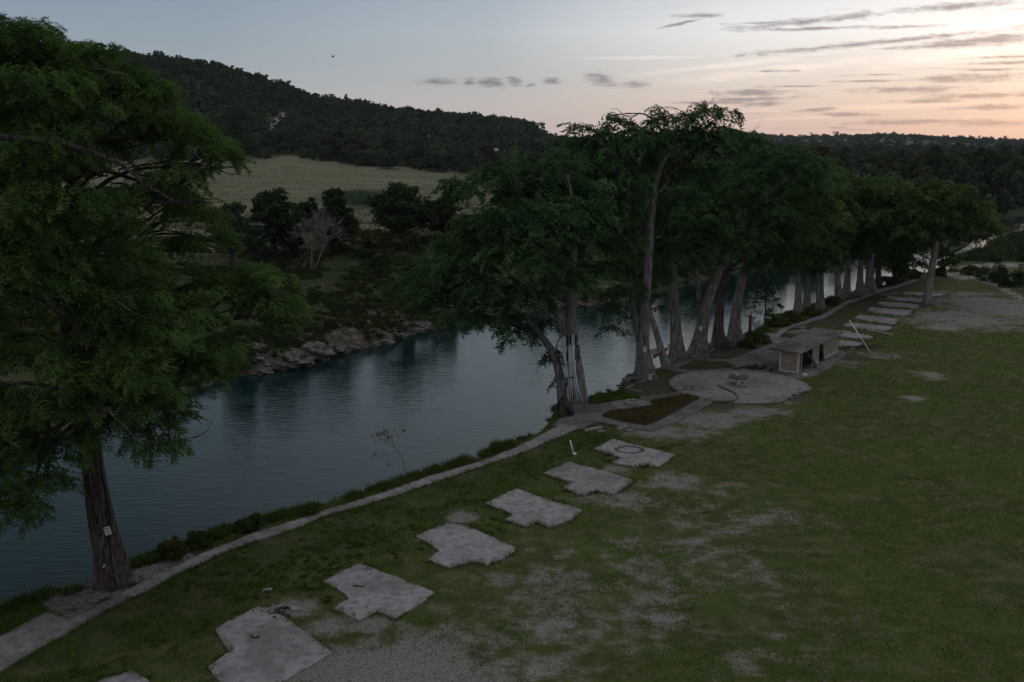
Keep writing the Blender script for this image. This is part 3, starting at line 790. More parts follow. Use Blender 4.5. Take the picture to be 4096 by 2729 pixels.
def trunk_tube(mb, pts, rad, k=18, flare=0.0, lobes=5, seed=0, flare_h=1.6, ridge=.045):
    """tapered trunk with buttressed foot and bark ridges"""
    rr = np.random.default_rng(seed); ph = rr.uniform(0, 6.28, 4)
    P = [np.array(p, float) for p in pts]
    # resample
    L = [0]
    for a, b in zip(P[:-1], P[1:]): L.append(L[-1] + np.linalg.norm(b - a))
    n = max(6, int(L[-1] / .45)); T = np.linspace(0, 1, n) ** 1.25 * L[-1]
    PP = np.stack([np.interp(T, L, [p[i] for p in P]) for i in range(3)], 1)
    # smooth
    for _ in range(3): PP[1:-1] = (PP[:-2] + 2 * PP[1:-1] + PP[2:]) / 4
    RR = np.interp(T, L, rad)
    V = []
    for i in range(n):
        t = PP[min(i + 1, n - 1)] - PP[max(i - 1, 0)]; t /= np.linalg.norm(t)
        ref = np.array([0, 1., 0]); a = np.cross(ref, t); a /= np.linalg.norm(a); b = np.cross(t, a)
        h = T[i]
        for j in range(k):
            w = 2 * math.pi * j / k
            fl = flare * math.exp(-h / flare_h) * (1 + .75 * math.cos(lobes * w + ph[0]) + .2 * math.cos(2 * w + ph[2]))
            rd = 1 + fl + ridge * math.sin(k / 3 * w + ph[1] + h * .1) + .03 * math.sin(3 * w + h * .8 + ph[3]) + rr.normal() * .012
            V.append(PP[i] + RR[i] * rd * (math.cos(w) * a + math.sin(w) * b))
    Fs = [(i * k + j, i * k + (j + 1) % k, (i + 1) * k + (j + 1) % k, (i + 1) * k + j) for i in range(n - 1) for j in range(k)]
    Fs += [tuple(range((n - 1) * k, n * k))]
    mb.add(V, Fs)
    return PP, RR

TEM_NEAR = [spray_template(12, 6, s, .15) for s in range(5)]
TEM_MID = [spray_template(9, 4, 20 + s, .23) for s in range(5)]
TEM_FAR = [spray_template(7, 3, 40 + s, .30) for s in range(4)]

def cypress(base, trunk, rad, pads_, label, mat, bark_, tem, L=1.3, dens=2.4, seed=0, flare=.8, extra_limbs=(), group=None, stems=(), deads=6, name='cypress_tree', limb_r=.11, rzf=.42, lobes=5, hmin=5.0):
    """trunk: world points; pads_: list of (centre, r)"""
    rr = np.random.default_rng(seed); org = np.array(base, float)
    root = thing(name, label, 'tree', tuple(org), group)
    mb = MB(org)
    PP, RR = trunk_tube(mb, trunk, rad, 20, flare, lobes, seed)
    for st, sr in stems:
        trunk_tube(mb, st, sr, 12, .25, 4, seed + 5)
        PP = np.vstack([PP, np.array(st)]); RR = np.concatenate([RR, np.interp(np.linspace(0, 1, len(st)), np.linspace(0, 1, len(sr)), sr)])
    tb_ = mb; mb = MB(org); dw = MB(org)
    V = []; tint = []
    pads_ = [(c, r * 1.13) for c, r in pads_]
    for (c, r) in pads_:
        c = np.array(c, float)
        hd = np.hypot(PP[:, 0] - c[0], PP[:, 1] - c[1])
        want = c[2] - .45 * hd - .3
        cost = np.abs(PP[:, 2] - want) + .4 * hd; cost[PP[:, 2] > c[2] + 1.0] += 5; cost[PP[:, 2] < org[2] + hmin] += 20
        i = int(np.argmin(cost)); a = PP[i]
        dist = np.linalg.norm(c - a)
        r0 = min(RR[i] * .75, limb_r * (.55 + .10 * dist)); 
        lp = curve_pts(a, c, 9, 0, .07, rr, lift=.10)
        mb.tube(lp, list(np.linspace(r0, r0 * .28, 9)), 6, False)
        # secondary branches
        for k in range(int(4 + r * 1.6)):
            w = rr.uniform(0, 6.28); e = c + np.array([math.cos(w) * r * .8, math.sin(w) * r * .8, rr.uniform(-.25, .3) * r])
            s = lp[rr.integers(4, 9)]
            mb.tube(curve_pts(s, e, 6, .05, .09, rr), list(np.linspace(r0 * .34, .012, 6)), 4, False)
        n = max(6, int(math.pi * r * r * dens)); rho = np.sqrt(rr.random(n)) ; w = rr.uniform(0, 2 * math.pi, n)
        # clumped: each pad carries a few sub-lobes
        nl = 5; lw = rr.uniform(0, 2 * math.pi, nl); lob = np.stack([np.cos(lw), np.sin(lw), rr.normal(size=nl) * .35], 1) * r * .55
        pos = np.stack([np.cos(w) * rho, np.sin(w) * rho, np.zeros(n)], 1) * r
        sel = rr.random(n) < .6; li = rr.integers(0, nl, n)
        pos[sel] = lob[li[sel]] + pos[sel] * .5
        rho2 = np.clip(np.hypot(pos[:, 0], pos[:, 1]) / r, 0, 1.2)
        zz = rzf * r * np.sqrt(np.clip(1 - rho2 ** 2 * .7, 0, 1)) * rr.uniform(-.55, 1.0, n)
        pos[:, 2] += zz
        w2 = np.arctan2(pos[:, 1], pos[:, 0]) + rr.normal(size=n) * .6
        el = .28 - .65 * rho2 + rr.normal(size=n) * .22 + zz / r * .5
        D = np.stack([np.cos(w2) * np.cos(el), np.sin(w2) * np.cos(el), np.sin(el)], 1)
        S = L * rr.uniform(.6, 1.2, n)
        P = c + pos - D * S[:, None] * .35
        v, tn = place_templates(tem, P, D, S, rr)
        V.append(v); tint.append(tn + (rr.random() - .5) * .25)
    V = np.concatenate(V) - org; tint = np.concatenate(tint)
    # bare grey branches
    for k in range(deads):
        c, r = pads_[rr.integers(0, len(pads_))]; c = np.array(c)
        w = rr.uniform(0, 6.28); s = c + np.array([math.cos(w) * r * .4, math.sin(w) * r * .4, 0]); e = s + np.array([math.cos(w), math.sin(w), rr.uniform(-.5, .25)]) * rr.uniform(1.0, 2.0)
        q = curve_pts(s, e, 6, .0, .12, rr); dw.tube(q, list(np.linspace(.035, .01, 6)), 4, False)
        for j in range(3):
            e2 = q[3] + (e - s) * .4 + rr.normal(size=3) * .45
            dw.tube([q[2 + j], (q[2 + j] + e2) / 2 + rr.normal(size=3) * .08, e2], [.018, .012, .005], 3, False)
    for pts, r_ in extra_limbs:
        pts = [pts[0]] + [np.array(q_) + rr.normal(size=3) * np.array([.07, .3, .10]) for q_ in pts[1:]]
        Tq = np.linspace(0, len(pts) - 1, len(pts) * 4 - 3); r_ = list(np.interp(Tq, range(len(r_)), r_) * rr.uniform(.85, 1.15, len(Tq)))
        pts = [np.array([np.interp(x_, range(len(pts)), [q_[i_] for q_ in pts]) for i_ in range(3)]) + rr.normal(size=3) * .025 for x_ in Tq]
        mb.tube(pts, r_, 8, False)
        for j in range(6, len(pts), 3):
            for q_ in range(3):
                dr = rr.normal(size=3) * .9; dr[2] = abs(dr[2]) * .5
                p0 = np.array(pts[j]); mb.tube(curve_pts(p0, p0 + dr, 5, 0, .12, rr), [.035, .025, .02, .012, .006], 4, False)
    tb_.build('trunk', M[bark_], root, True)
    nf_ = len(mb.f); b_n = len(mb.v); mb.v += dw.v; mb.f += [tuple(i + b_n for i in f) for f in dw.f]
    me_ = mb.mesh('branches', M['branch_bark'], True); me_.materials.append(M['deadwood'])
    mi_ = np.zeros(len(me_.polygons), np.int32); mi_[nf_:] = 1; me_.polygons.foreach_set('material_index', mi_)
    link('branches', me_, root)
    link('crown', tri_mesh('crown', V, tint, M[mat]), root)
    return root

def P_(lst, y0):
    return [(py(u, v, y0 + dy), r) for (u, v, dy, r) in lst]

# ------------------------------------------------------------------ the big cypress on the left
b0 = gp(468, 2338); y0 = b0[1]
trk_px = [(468, 2345), (436, 2200), (406, 2080), (378, 1900), (350, 1700), (315, 1500), (282, 1320), (262, 1150), (245, 1000), (225, 800), (200, 600), (170, 420), (150, 280)]
tp = [py(u, v, y0) for u, v in trk_px]; tp[0][2] = -.5
hero = [(60, 170, 0, 2.2), (250, 215, 1, 2.2), (-150, 230, 0, 2.5), (400, 300, -1, 1.8), (150, 340, -3, 2.2), (520, 370, 0, 1.6), (330, 430, -2, 2.2), (-80, 450, -2, 2.5), (690, 520, 1, 1.7), (850, 575, 0, 1.3), 
        (150, 620, -4, 2.4), (-100, 700, -3, 2.5), (730, 680, -1, 1.4), (580, 780, 2, 2), (300, 800, -4, 2.2), (50, 880, -5, 2.2), (790, 850, 1, 1.3), (810, 960, 2, 1.4), (400, 1000, -3, 2.2),
        (150, 1050, -5, 2), (-100, 1000, -3, 2.5), (450, 1180, -4, 2), (930, 1120, 1, 1.8), (1090, 1190, 0, 1.4), (1170, 1250, -.5, .9), (700, 1250, -3, 1.7), (840, 1380, -2, 1.4), (600, 1350, -4, 1.8), (780, 1470, -3, 1.4),
        (890, 1440, 0, .9), (500, 1440, -5, 1.8), (100, 1420, -6, 1.7), (-50, 1400, -5, 2), (640, 1540, -4, 1.4), (400, 1590, -5, 1.7), (150, 1640, -6, 1.7), (-50, 1700, -4, 2), (600, 1745, -5, 1.0), (670, 1780, -5, .7), (450, 1700, -5, 1.2),
        (200, 1800, -5, 1.4), (40, 1880, -5, 1.6), (190, 1930, -4.5, .9), (-100, 2000, -4, 2), (40, 2030, -4.5, 1.1), (200, 520, 5, 2.4), (350, 900, 5, 2.2), (700, 800, 5, 1.4), (100, 700, 6, 2.4), (500, 1100, 5, 2), (150, 1000, 6, 2.2), (650, 1200, 4, 1.5),
        (300, 1250, 5, 1.5), (-200, 600, 2, 2.6), (-250, 900, 1, 2.6), (-250, 1250, 0, 2.6), (-200, 1600, 0, 2.6), (-350, 350, 0, 2.6), (-250, 1900, -1, 2.4), (20, 1150, -2, 2.2), (330, 560, 2, 2), (560, 1600, -5, 1.1), (700, 1650, -4, .9),
        (380, 200, 0, 1.1), (-20, 100, 0, 1.4), (120, 110, 1, 1.2), (600, 330, 0, .9), (640, 440, -1, 1.2), (760, 500, 0, 1.0), (900, 640, 0, .8), (500, 1290, -4.5, 1.5), (330, 1480, -6, 1.4), (250, 1100, -5, 1.6), (330, 1180, -5, 1.3)]
xl = [([py(u, v, y0 - 5.5) for u, v in ((-300, 470), (-100, 520), (60, 545), (240, 570), (400, 620), (480, 650), (610, 750), (730, 830))], [.20, .18, .16, .14, .12, .09, .07, .03]),
      ([py(u, v, y0 - 5.8) for u, v in ((-60, 1040), (80, 1110), (180, 1160), (260, 1230), (330, 1320), (385, 1370))], [.17, .15, .13, .12, .09, .05]),
      ([py(u, v, y0 - 5.8) for u, v in ((345, 1470), (350, 1540), (400, 1590), (450, 1590), (458, 1640))], [.07, .08, .08, .07, .03]),
      ([py(u, v, y0 - 4) for u, v in ((110, 560), (230, 620), (380, 700), (450, 715))], [.08, .06, .05, .02]),
      ([py(u, v, y0 - 1) for u, v in ((480, 790), (560, 800), (700, 800), (800, 830))], [.12, .11, .09, .05])]
cypress((b0[0], b0[1], 0), tp, [.66, .62, .58, .50, .48, .46, .43, .39, .35, .30, .24, .17, .09], P_(hero, y0), 'huge bald cypress with a split brown trunk and white sign, filling the left side', 'cypress_near', 'bark_warm', TEM_NEAR,
        .95, 8.2, 3, .42, xl, deads=22, hmin=9.0, rzf=.24)

hero_tree = [o_ for o_ in COL.objects if o_.name == 'cypress_tree'][0]
hb = np.array(hero_tree.location)
mb = MB(hb)
def onT(u, v, k):
    h_ = py(u, v, y0); rr_ = float(np.interp(h_[2], [0, 1.5, 4, 10], [.90, .68, .56, .48])); c_ = [float(np.interp(h_[2], [q_[2] for q_ in tp], [q_[i_] for q_ in tp])) for i_ in (0, 1)]
    dx_ = (h_[0] - c_[0]); dx_ = max(-rr_ * .92, min(rr_ * .92, dx_)); return np.array([c_[0] + dx_ * k, c_[1] - math.sqrt(max(.01, rr_ ** 2 - dx_ ** 2)) * k, h_[2]])
sp = [onT(u, v, .97) for u, v in ((424, 1830), (432, 1900), (440, 1980), (450, 2060), (455, 2130), (462, 2200), (475, 2270))]
mb.tube(sp, [.03, .07, .085, .10, .08, .06, .03], 8, True, .7); mb.build('bark_split', M['dark'], hero_tree, True)
mb = MB(hb); sp = [onT(u + 9, v, .99) for u, v in ((424, 1840), (432, 1900), (442, 1980), (452, 2060), (458, 2110))]
mb.tube(sp, [.02, .045, .05, .055, .02], 8, True, .7); mb.build('bare_wood', M['heartwood'], hero_tree, True)

# ------------------------------------------------------------------ central group of cypresses
def at_px(u, v): return gp(u, v)
bC = gp(2302, 1612); yC = bC[1]
stemC = [py(u, v, yC - .3) for u, v in ((2252, 1640), (2244, 1540), (2232, 1455), (2204, 1393), (2165, 1345), (2120, 1290), (2070, 1240), (2000, 1200))]
stemC2 = [py(u, v, yC) for u, v in ((2280, 1400), (2255, 1330), (2225, 1260), (2190, 1180), (2150, 1080))]
padsC = [(1890, 740, 0, 2.0), (2010, 705, 1, 2), (2130, 700, 3, 2.3), (2250, 745, 2, 2.3), (2335, 840, -1, 2.0), (2060, 850, -2, 2.4), (1930, 890, 0, 2), (2200, 900, -3, 2.2), (2370, 950, -1, 1.6), (1810, 970, 2, 1.7), (2000, 1000, -2, 2.2), (1850, 1060, -1, 2.1),
         (1730, 1070, 0, 1.8), (1665, 1120, 0, 1.5), (2130, 1040, -3, 2.2), (2350, 1080, -1, 1.3), (1950, 1140, -2, 2.2), (1780, 1180, -1, 1.7), (2100, 1160, -2, 2), (1850, 1270, -2, 1.5), (1990, 1260, -2, 1.6), (2050, 1330, -1, 1.1), (2200, 1180, 1, 1.3), (2170, 1280, 2, 1.0),
         (2080, 780, 3, 2.2), (2250, 1000, 4, 2), (1980, 900, 4, 2), (2350, 750, 2, 1.8), (2230, 1420, 0, .6), (2150, 1300, 0, .8), (1700, 1210, 0, 1.0), (2200, 820, 0, 2), (2280, 660, 3, 1.8), (2290, 1130, -2, 1.2), (2240, 1510, 1, .4)]
cypress((bC[0], bC[1], 0), [py(u, v, yC) for u, v in ((2302, 1618), (2305, 1500), (2290, 1387), (2284, 1300), (2284, 1214), (2292, 1080), (2300, 950), (2290, 800), (2270, 700))], [.62, .58, .50, .46, .42, .36, .28, .18, .08], P_(padsC, yC),
        'wide cypress with electrical conduits strapped to its trunk, crown hanging far over the river', 'cypress_mid', 'bark_grey', TEM_MID, 1.5, 3.8, 11, .7, stems=((stemC, [.40, .36, .34, .32, .26, .2, .14, .08]), (stemC2, [.24, .2, .17, .12, .06])), deads=12)
# root mass at the terrace corner
bD = gp(2575, 1512); yD = bD[1]
padsD = [(2330, 575, 2, 1.9), (2450, 565, 0, 2.1), (2560, 575, -1, 2.2), (2690, 565, 0, 2.3), (2830, 560, 0, 2.3), (2950, 580, 1, 1.8), (2470, 485, 0, .8), (2545, 520, 0, .5), (2440, 460, 0, .6), (2650, 470, 0, 1.0), (2630, 440, 0, .6), (2740, 470, 0, 1.0), (2780, 450, 0, .8), (2830, 435, 0, .9), (2800, 425, 0, .6), (2900, 460, 0, .8), (2930, 445, 0, .5), (2310, 500, 0, .55),
         (2400, 655, -1, 2.1), (2300, 690, 0, 1.9), (2500, 700, -2, 2.1), (2750, 690, 2, 1.9), (2480, 820, -2, 1.9), (2420, 900, 0, 1.7), (2500, 970, -2, 1.7), (2450, 1070, -1, 1.6), (2510, 1150, -1, 1.4), (2480, 1230, 0, 1.1), (2740, 790, 0, 1.8), (2380, 770, 2, 2.0), (2650, 640, 2, 2), (2560, 850, 3, 2), (2990, 540, 0, .9), (2680, 520, 1, 1.2), (2860, 510, 0, 1.2), (2580, 530, 1, 1.2),
         (2380, 530, 1, 1.2), (2270, 560, 2, 1.2), (2500, 1060, 2, 1.6), (2450, 1320, 0, .7), (3040, 560, 1, .9)]
cypress((bD[0], bD[1], 0), [py(u, v, yD) for u, v in ((2575, 1518), (2570, 1400), (2575, 1250), (2588, 1100), (2603, 900), (2620, 740), (2650, 640), (2710, 570), (2780, 520))], [.58, .52, .47, .42, .34, .27, .2, .14, .06], P_(padsD, yD),
        'tallest cypress of the row, flat crown breaking the skyline, trunk with white notice', 'cypress_mid', 'bark_grey', TEM_MID, 1.5, 3.6, 12, .7,
        stems=(([py(u, v, yD) for u, v in ((2560, 1360), (2540, 1280), (2530, 1200), (2520, 1100), (2500, 980))], [.28, .24, .2, .15, .08]), ([py(u, v, yD + 1.2) for u, v in ((2600, 1490), (2585, 1400), (2580, 1300))], [.4, .3, .2])), deads=16)
yK = gp(2665, 1464)[1]
bK = gp(2665, 1464)
cypress((bK[0], bK[1], 0), [py(u, v, yK) for u, v in ((2667, 1470), (2650, 1420), (2641, 1390), (2624, 1318), (2604, 1265), (2586, 1230), (2560, 1150))], [.36, .33, .31, .27, .23, .2, .08], P_([(2575, 1130, 0, 1.2), (2640, 1190, 1, .9), (2610, 1060, 1, 1.4), (2660, 1230, 1, .6)], yK),
        'thin grey trunk leaning left behind the wooden platform', 'cypress_mid', 'bark_pale', TEM_MID, 1.3, 2.0, 13, .35, deads=4)
bE = gp(2710, 1438); yE = bE[1]
padsE = [(2680, 900, 0, 2.3), (2800, 890, -1, 2.3), (2620, 985, 0, 1.8), (2760, 1000, -2, 2.0), (2880, 950, 0, 2), (2700, 780, 2, 2.2), (2620, 1080, 0, 1.2), (2800, 1050, 0, 1.3), (2760, 860, 3, 2), (2600, 860, 2, 2), (2690, 1060, 2, 1.3)]
cypress((bE[0], bE[1], 0), [py(u, v, yE) for u, v in ((2712, 1442), (2703, 1330), (2697, 1200), (2694, 1050), (2685, 900), (2690, 780))], [.56, .50, .46, .40, .30, .12], P_(padsE, yE), 'straight cypress with a broad grey trunk between the platform and the leaning trunk', 'cypress_mid', 'bark_grey', TEM_MID, 1.5, 3.2, 14, .65, deads=8)
bF = gp(2797, 1425); yF = bF[1]
padsF = [(2900, 820, 0, 2.2), (3000, 720, 0, 2.3), (3120, 670, 0, 2.2), (3230, 650, 1, 2.1), (3080, 830, -1, 2.1), (2960, 640, 3, 2.1), (3200, 750, 0, 1.9), (3040, 930, -2, 1.5), (2950, 1000, -2, 1.4), (2870, 720, 2, 2.2), (3290, 700, 1, 1.6), (3060, 620, 1, 1.4), (3190, 600, 1, 1.1), (3130, 790, 2, 2), (3010, 1060, 0, .9)]
xf = [([py(u, v, yF - 2) for u, v in ((2990, 880), (3060, 870), (3130, 885), (3200, 910), (3240, 925))], [.16, .13, .11, .08, .03])]
cypress((bF[0], bF[1], 0), [py(u, v, yF) for u, v in ((2792, 1430), (2806, 1320), (2832, 1200), (2872, 1090), (2925, 970), (3000, 850), (3060, 778), (3137, 727), (3208, 660))], [.78, .60, .52, .46, .40, .32, .24, .16, .07], P_(padsF, yF),
        'cypress leaning strongly to the right with a swollen foot and a pale notice', 'cypress_mid', 'bark_grey', TEM_MID, 1.5, 3.2, 15, .5, xf, stems=(([py(u, v, yF + .5) for u, v in ((2806, 1260), (2796, 1180), (2785, 1080), (2775, 960))], [.3, .26, .2, .1]),), deads=10)
bG = gp(2880, 1393); yG = bG[1]
cypress((bG[0], bG[1], 0), [py(u, v, yG) for u, v in ((2884, 1397), (2872, 1330), (2884, 1200), (2903, 1100), (2918, 980), (2930, 880))], [.66, .46, .38, .33, .26, .1], P_([(2930, 880, 1, 2), (3050, 1000, 0, 1.5), (3120, 910, 0, 1.9), (3000, 890, 0, 2.1), (2960, 780, 2, 2), (3060, 760, 3, 2), (2990, 1040, 1, 1.0)], yG),
        'brownish cypress trunk half hidden behind the leaning cypress', 'cypress_mid', 'bark_warm', TEM_MID, 1.5, 3.2, 16, .7, deads=5)
bH = gp(2945, 1378); yH = bH[1]
cypress((bH[0], bH[1], 0), [py(u, v, yH) for u, v in ((2946, 1382), (2938, 1320), (2946, 1230), (2966, 1130), (2982, 1040), (3020, 970), (3060, 900))], [.74, .56, .46, .42, .36, .26, .1], P_([(3060, 1050, 0, 1.3), (3140, 1000, 0, 1.7), (3180, 1050, 1, 1.2), (3210, 900, 0, 2.2), (3150, 830, 2, 2.2), (3020, 800, 3, 2.1), (3090, 960, 0, 1.6), (3280, 840, 2, 2), (3260, 960, 1, 1.5), (3230, 760, 2, 2)], yH),
        'thick pale cypress trunk bulging at its foot, right of the leaning cypress', 'cypress_far', 'bark_grey', TEM_MID, 1.5, 3.2, 17, .55, deads=6)
row = [(3193, 1258, .42, 3215, 600, 110, 'first cypress trunk of the far row, right of the young cypress'), (3226, 1250, .40, 3290, 640, 110, 'second cypress trunk of the far row, slightly leaning'), (3279, 1236, .44, 3350, 620, 110, 'third cypress of the far row with twin stems'),
       (3357, 1197, .42, 3420, 650, 110, 'slim cypress of the far row leaning left, beside the bend of the footpath'), (3386, 1190, .48, 3460, 665, 110, 'straight cypress of the far row with a broad foot by the footpath'), (3440, 1180, .46, 3520, 690, 105, 'cypress of the far row, close left neighbour of the thickest far trunk'), (3480, 1172, .62, 3570, 700, 100, 'thick flared cypress trunk near the end of the far row'),
       (3512, 1150, .40, 3600, 720, 100, 'dark red-brown trunk standing alone against bright water'), (3580, 1128, .30, 3640, 760, 90, 'slim dark cypress, left of the pair at the end of the path'), (3603, 1128, .36, 3700, 770, 90, 'dark cypress closest to the end of the footpath')]
for i, (u, v, r, cu, ct, cw, lb) in enumerate(row):
    b_ = gp(u, v); y_ = b_[1]; rr = np.random.default_rng(100 + i)
    lean = [-3, 12, 10, -38, 10, 0, -8, 6, 0, -4][i]
    tops = [py(u + (cu - u) * t ** 2 * .7 + lean * t * (1 - t) * 2, v + (ct - v) * t, y_) for t in (0, .1, .2, .35, .5, .65, .8, .95)]
    tops[0][2] = -.2
    pd = []
    low = [1010, 1000, 985, 985, 985, 985, 970, 1020, 1040, 1040][i]
    for k in range(17 if i < 7 else 12):
        t = rr.random() ** .8; vv = ct + 25 + (low - ct) * t
        ww = cw * (1.0 - .25 * abs(t - .35)); uu_ = u + (cu - u) * (1 - t) * .9 + rr.uniform(-ww, ww)
        pd.append((uu_, vv, rr.uniform(-3.5, 3.5), rr.uniform(1.5, 2.4)))
    st = ()
    if i == 2: st = (([py(u + a, b, y_) for a, b in ((-2, 1220), (-8, 1150), (-10, 1060), (-20, 960))], [.3, .26, .22, .1]),)
    cypress((b_[0], b_[1], 0), tops, [r, r * .85, r * .75, r * .68, r * .55, r * .4, r * .25, .06], P_(pd, y_), lb, 'cypress_far' if i % 2 else 'cypress_mid', 'bark_dark' if i > 6 else 'bark_grey', TEM_FAR, 1.7, 2.8, 100 + i, .6, stems=st, deads=4)
bL = gp(3708, 1213); yL = bL[1]
padsL = [(3700, 790, 0, 2.6), (3800, 770, 0, 2.6), (3890, 820, 0, 2.3), (3760, 850, 0, 2.8), (3640, 850, 0, 2.2), (3940, 890, -1, 1.8), (3995, 925, 0, 1.1), (3700, 915, -1, 2.0), (3850, 910, 0, 2.1), (3610, 920, 0, 1.6), (3920, 950, 0, 1.0), (3750, 750, 0, 1.5), (3840, 755, 1, 1.4), (3930, 815, 0, 1.2), (3590, 880, 2, 1.6), (3780, 920, 2, 2), (3830, 850, 4, 2.2), (3660, 780, 3, 2), (3720, 980, 1, 1.0)]
cypress((bL[0], bL[1], 0), [py(u, v, yL) for u, v in ((3708, 1216), (3715, 1150), (3730, 1060), (3745, 980), (3757, 910), (3770, 830), (3780, 780))], [.56, .46, .42, .38, .31, .2, .08], P_(padsL, yL),
        'lone pale-trunked cypress with an umbrella crown, standing on the gravel by the far pads', 'cypress_far', 'bark_pale', TEM_FAR, 1.7, 3.4, 140, .28, deads=5)
# young cypresses: thin mast, tiers of sparse sprays
def young(u, v, vt, label, w=60, seed=0, n=16):
    b_ = hit(u, v); y_ = b_[1]; rr = np.random.default_rng(seed); pd = []
    top = py(u, vt, y_)
    for k in range(n):
        t = (k + .5) / n; vv = vt + (v - vt) * (.05 + .8 * t); s = 1 if k % 2 else -1
        pd.append((u + s * w * (.25 + .75 * t) * rr.uniform(.3, 1), vv, rr.uniform(-1, 1), .35 + .4 * t * rr.random()))
    return cypress(tuple(b_), [b_ - np.array([0, 0, .3]), (b_ + top) / 2, top], [.13, .09, .03], P_(pd, y_), label, 'juniper', 'bark_dark', TEM_MID, 1.0, 3.0, seed, .3, deads=0, name='young_cypress', limb_r=.03, rzf=.2)
young(3063, 1292, 1090, 'young cypress with sparse flat tiers against the bright water', 75, 201)
young(3998, 1148, 1045, 'small sapling rising from the bushes beside the gravel track', 34, 202, 10)
young(4104, 1168, 985, 'dark sapling at the right edge of the picture', 30, 203, 10)

# ------------------------------------------------------------------ oaks and shrubs on the far bank
def oak_mesh(hh, ww, seed, lumps, per, leaf, mat, trunk_h=.25, low=False):
    """crown triangles around (0,0,0) for a tree of height hh, width ww"""
    rr = np.random.default_rng(seed); V = []; T = []; C = []
    for i in range(lumps):
        w = rr.uniform(0, 6.28); q = math.sqrt(rr.random()); t = rr.random()
        prof = math.sin(math.pi * min(1, .18 + .72 * t)) ** .6
        sk = 1 + .35 * math.sin(3 * w + seed) + (.25 if i % 5 == 0 else 0)
        c = np.array([math.cos(w) * q * ww * .42 * prof * sk, math.sin(w) * q * ww * .42 * prof * sk, hh * (trunk_h + (1 - trunk_h) * (.06 + .82 * t * (1.0 if i % 3 else .85)))])
        r = ww * rr.uniform(.06, .165); C.append((c, r))
        d = rand_unit(per, rr); d[:, 2] = np.where(rr.random(per) < .75, np.abs(d[:, 2]), d[:, 2])
        P = c + d * r * (rr.random((per, 1)) ** .4) * np.array([1.15, 1.15, .8])
        V.append(leaf_tris(P, leaf * rr.uniform(.7, 1.5, per), rr, d)); T.append(np.repeat(np.clip(rr.normal(.4, .15, per) + (rr.random() - .5) * .4, 0, 1), 3))
    return np.concatenate(V), np.concatenate(T), C

def oak(u, v, vt, wpx, label, seed, mat='oak', lumps=34, per=150, trunk_h=.28, name='oak_tree', forks=2, bk='bark_dark', y=None):
    b_ = hit(u, v); sc = b_[1] * CP / F_PX
    top = py(u, vt, b_[1]); hh = top[2] - b_[2]; ww = wpx * sc * 1.02
    root = thing(name, label, 'tree', tuple(b_))
    V, T, C = oak_mesh(hh, ww, seed, int(lumps * 1.7), int(per * .75), .42 * max(.6, b_[1] / 186), M[mat], trunk_h)
    mb = MB(); rr = np.random.default_rng(seed)
    fork = np.array([rr.normal() * .15, 0, hh * max(.12, trunk_h * .9)])
    mb.tube([(0, 0, -.4), (fork * .5), fork, fork + np.array([.1, 0, hh * .25])], [.035 * hh, .027 * hh, .023 * hh, .012 * hh], 9)
    for c, r in C[::2]:
        mb.tube(curve_pts(fork, c, 6, 0, .09, rr), list(np.linspace(.012 * hh, .02, 6)), 5, False)
    for k in range(forks - 1):
        o_ = np.array([rr.normal() * .12 * ww, rr.normal() * .1 * ww, -.3]); mb.tube([o_, o_ * .7 + fork * .5, fork * 1.3], [.02 * hh, .017 * hh, .01 * hh], 6, False)
    mb.build('trunk', M[bk], root, True)
    link('crown', tri_mesh('crown', V, T, M[mat]), root)
    return root
oak(1612, 998, 732, 235, 'lone dark oak with a clear trunk in the gap of the far meadow', 301, 'oak', 46, 190, .30)
oak(1345, 1000, 745, 160, 'tall bushy oak leafy to the ground behind the bare grey tree', 302, 'oak', 46, 170, .05)
oak(1100, 1025, 748, 190, 'dark round-topped oak left of the bare grey tree', 303, 'oak', 46, 190, .22, forks=4)
oak(1238, 925, 775, 90, 'small rounded green tree between the two tall oaks', 304, 'oak', 22, 150, .08)
oak(1772, 960, 788, 150, 'dark ragged oak at the meadow edge, left of the hanging cypress crown', 305, 'oak_brown', 32, 150, .22)
oak(935, 1075, 800, 170, 'loose grey-green tree nearest the big left cypress', 306, 'wood', 30, 120, .25, forks=3)
oak(1165, 1035, 895, 120, 'low thin-stemmed thicket tree under the round-topped oak', 307, 'oak', 22, 100, .25, forks=4)
oak(1020, 1045, 880, 120, 'low leafy thicket tree left of the thin-stemmed one', 308, 'wood', 22, 100, .2, forks=4)
oak(800, 730, 655, 90, 'dark shrubby tree at the near corner of the tan meadow', 309, 'wood', 18, 90, .05)
oak(3773, 1108, 990, 75, 'small round-crowned tree with a forked trunk by the water, right of the lone cypress', 310, 'cypress_far', 16, 90, .35)
def shrub(u, v, hh, ww, label, seed, mat='juniper', name='shrub', group=None, n=8):
    b_ = hit(u, v); root = thing(name, label, 'shrub', tuple(b_), group)
    V, T, C = oak_mesh(hh, ww, seed, int(n * 1.5), 110, .16 * max(.7, b_[1] / 128), None, .0)
    link('foliage', tri_mesh('foliage', V, T, M[mat]), root)
    mb = MB(); 
    for c, r in C[:5]: mb.tube([(0, 0, -.2), c * .5, c], [.04, .03, .01], 4, False)
    mb.build('stem', M['bark_dark'], root)
    return root
shrub(1180, 1030, 1.9, 1.6, 'small dark shrub between the thicket and the bare grey tree', 320)
shrub(1468, 1035, 1.2, 2.2, 'low dark shrub on the grass below the lone oak', 321)
shrub(1475, 990, 1.0, 1.8, 'smaller dark shrub on the grass, just left of the lone oak trunk', 322)
shrub(1515, 1105, 3.0, 2.4, 'upright juniper shrub on the slope beneath the lone oak', 323)
shrub(1620, 1160, 2.2, 3.2, 'dark shrub on the slope at the tip of the hanging cypress crown', 324)
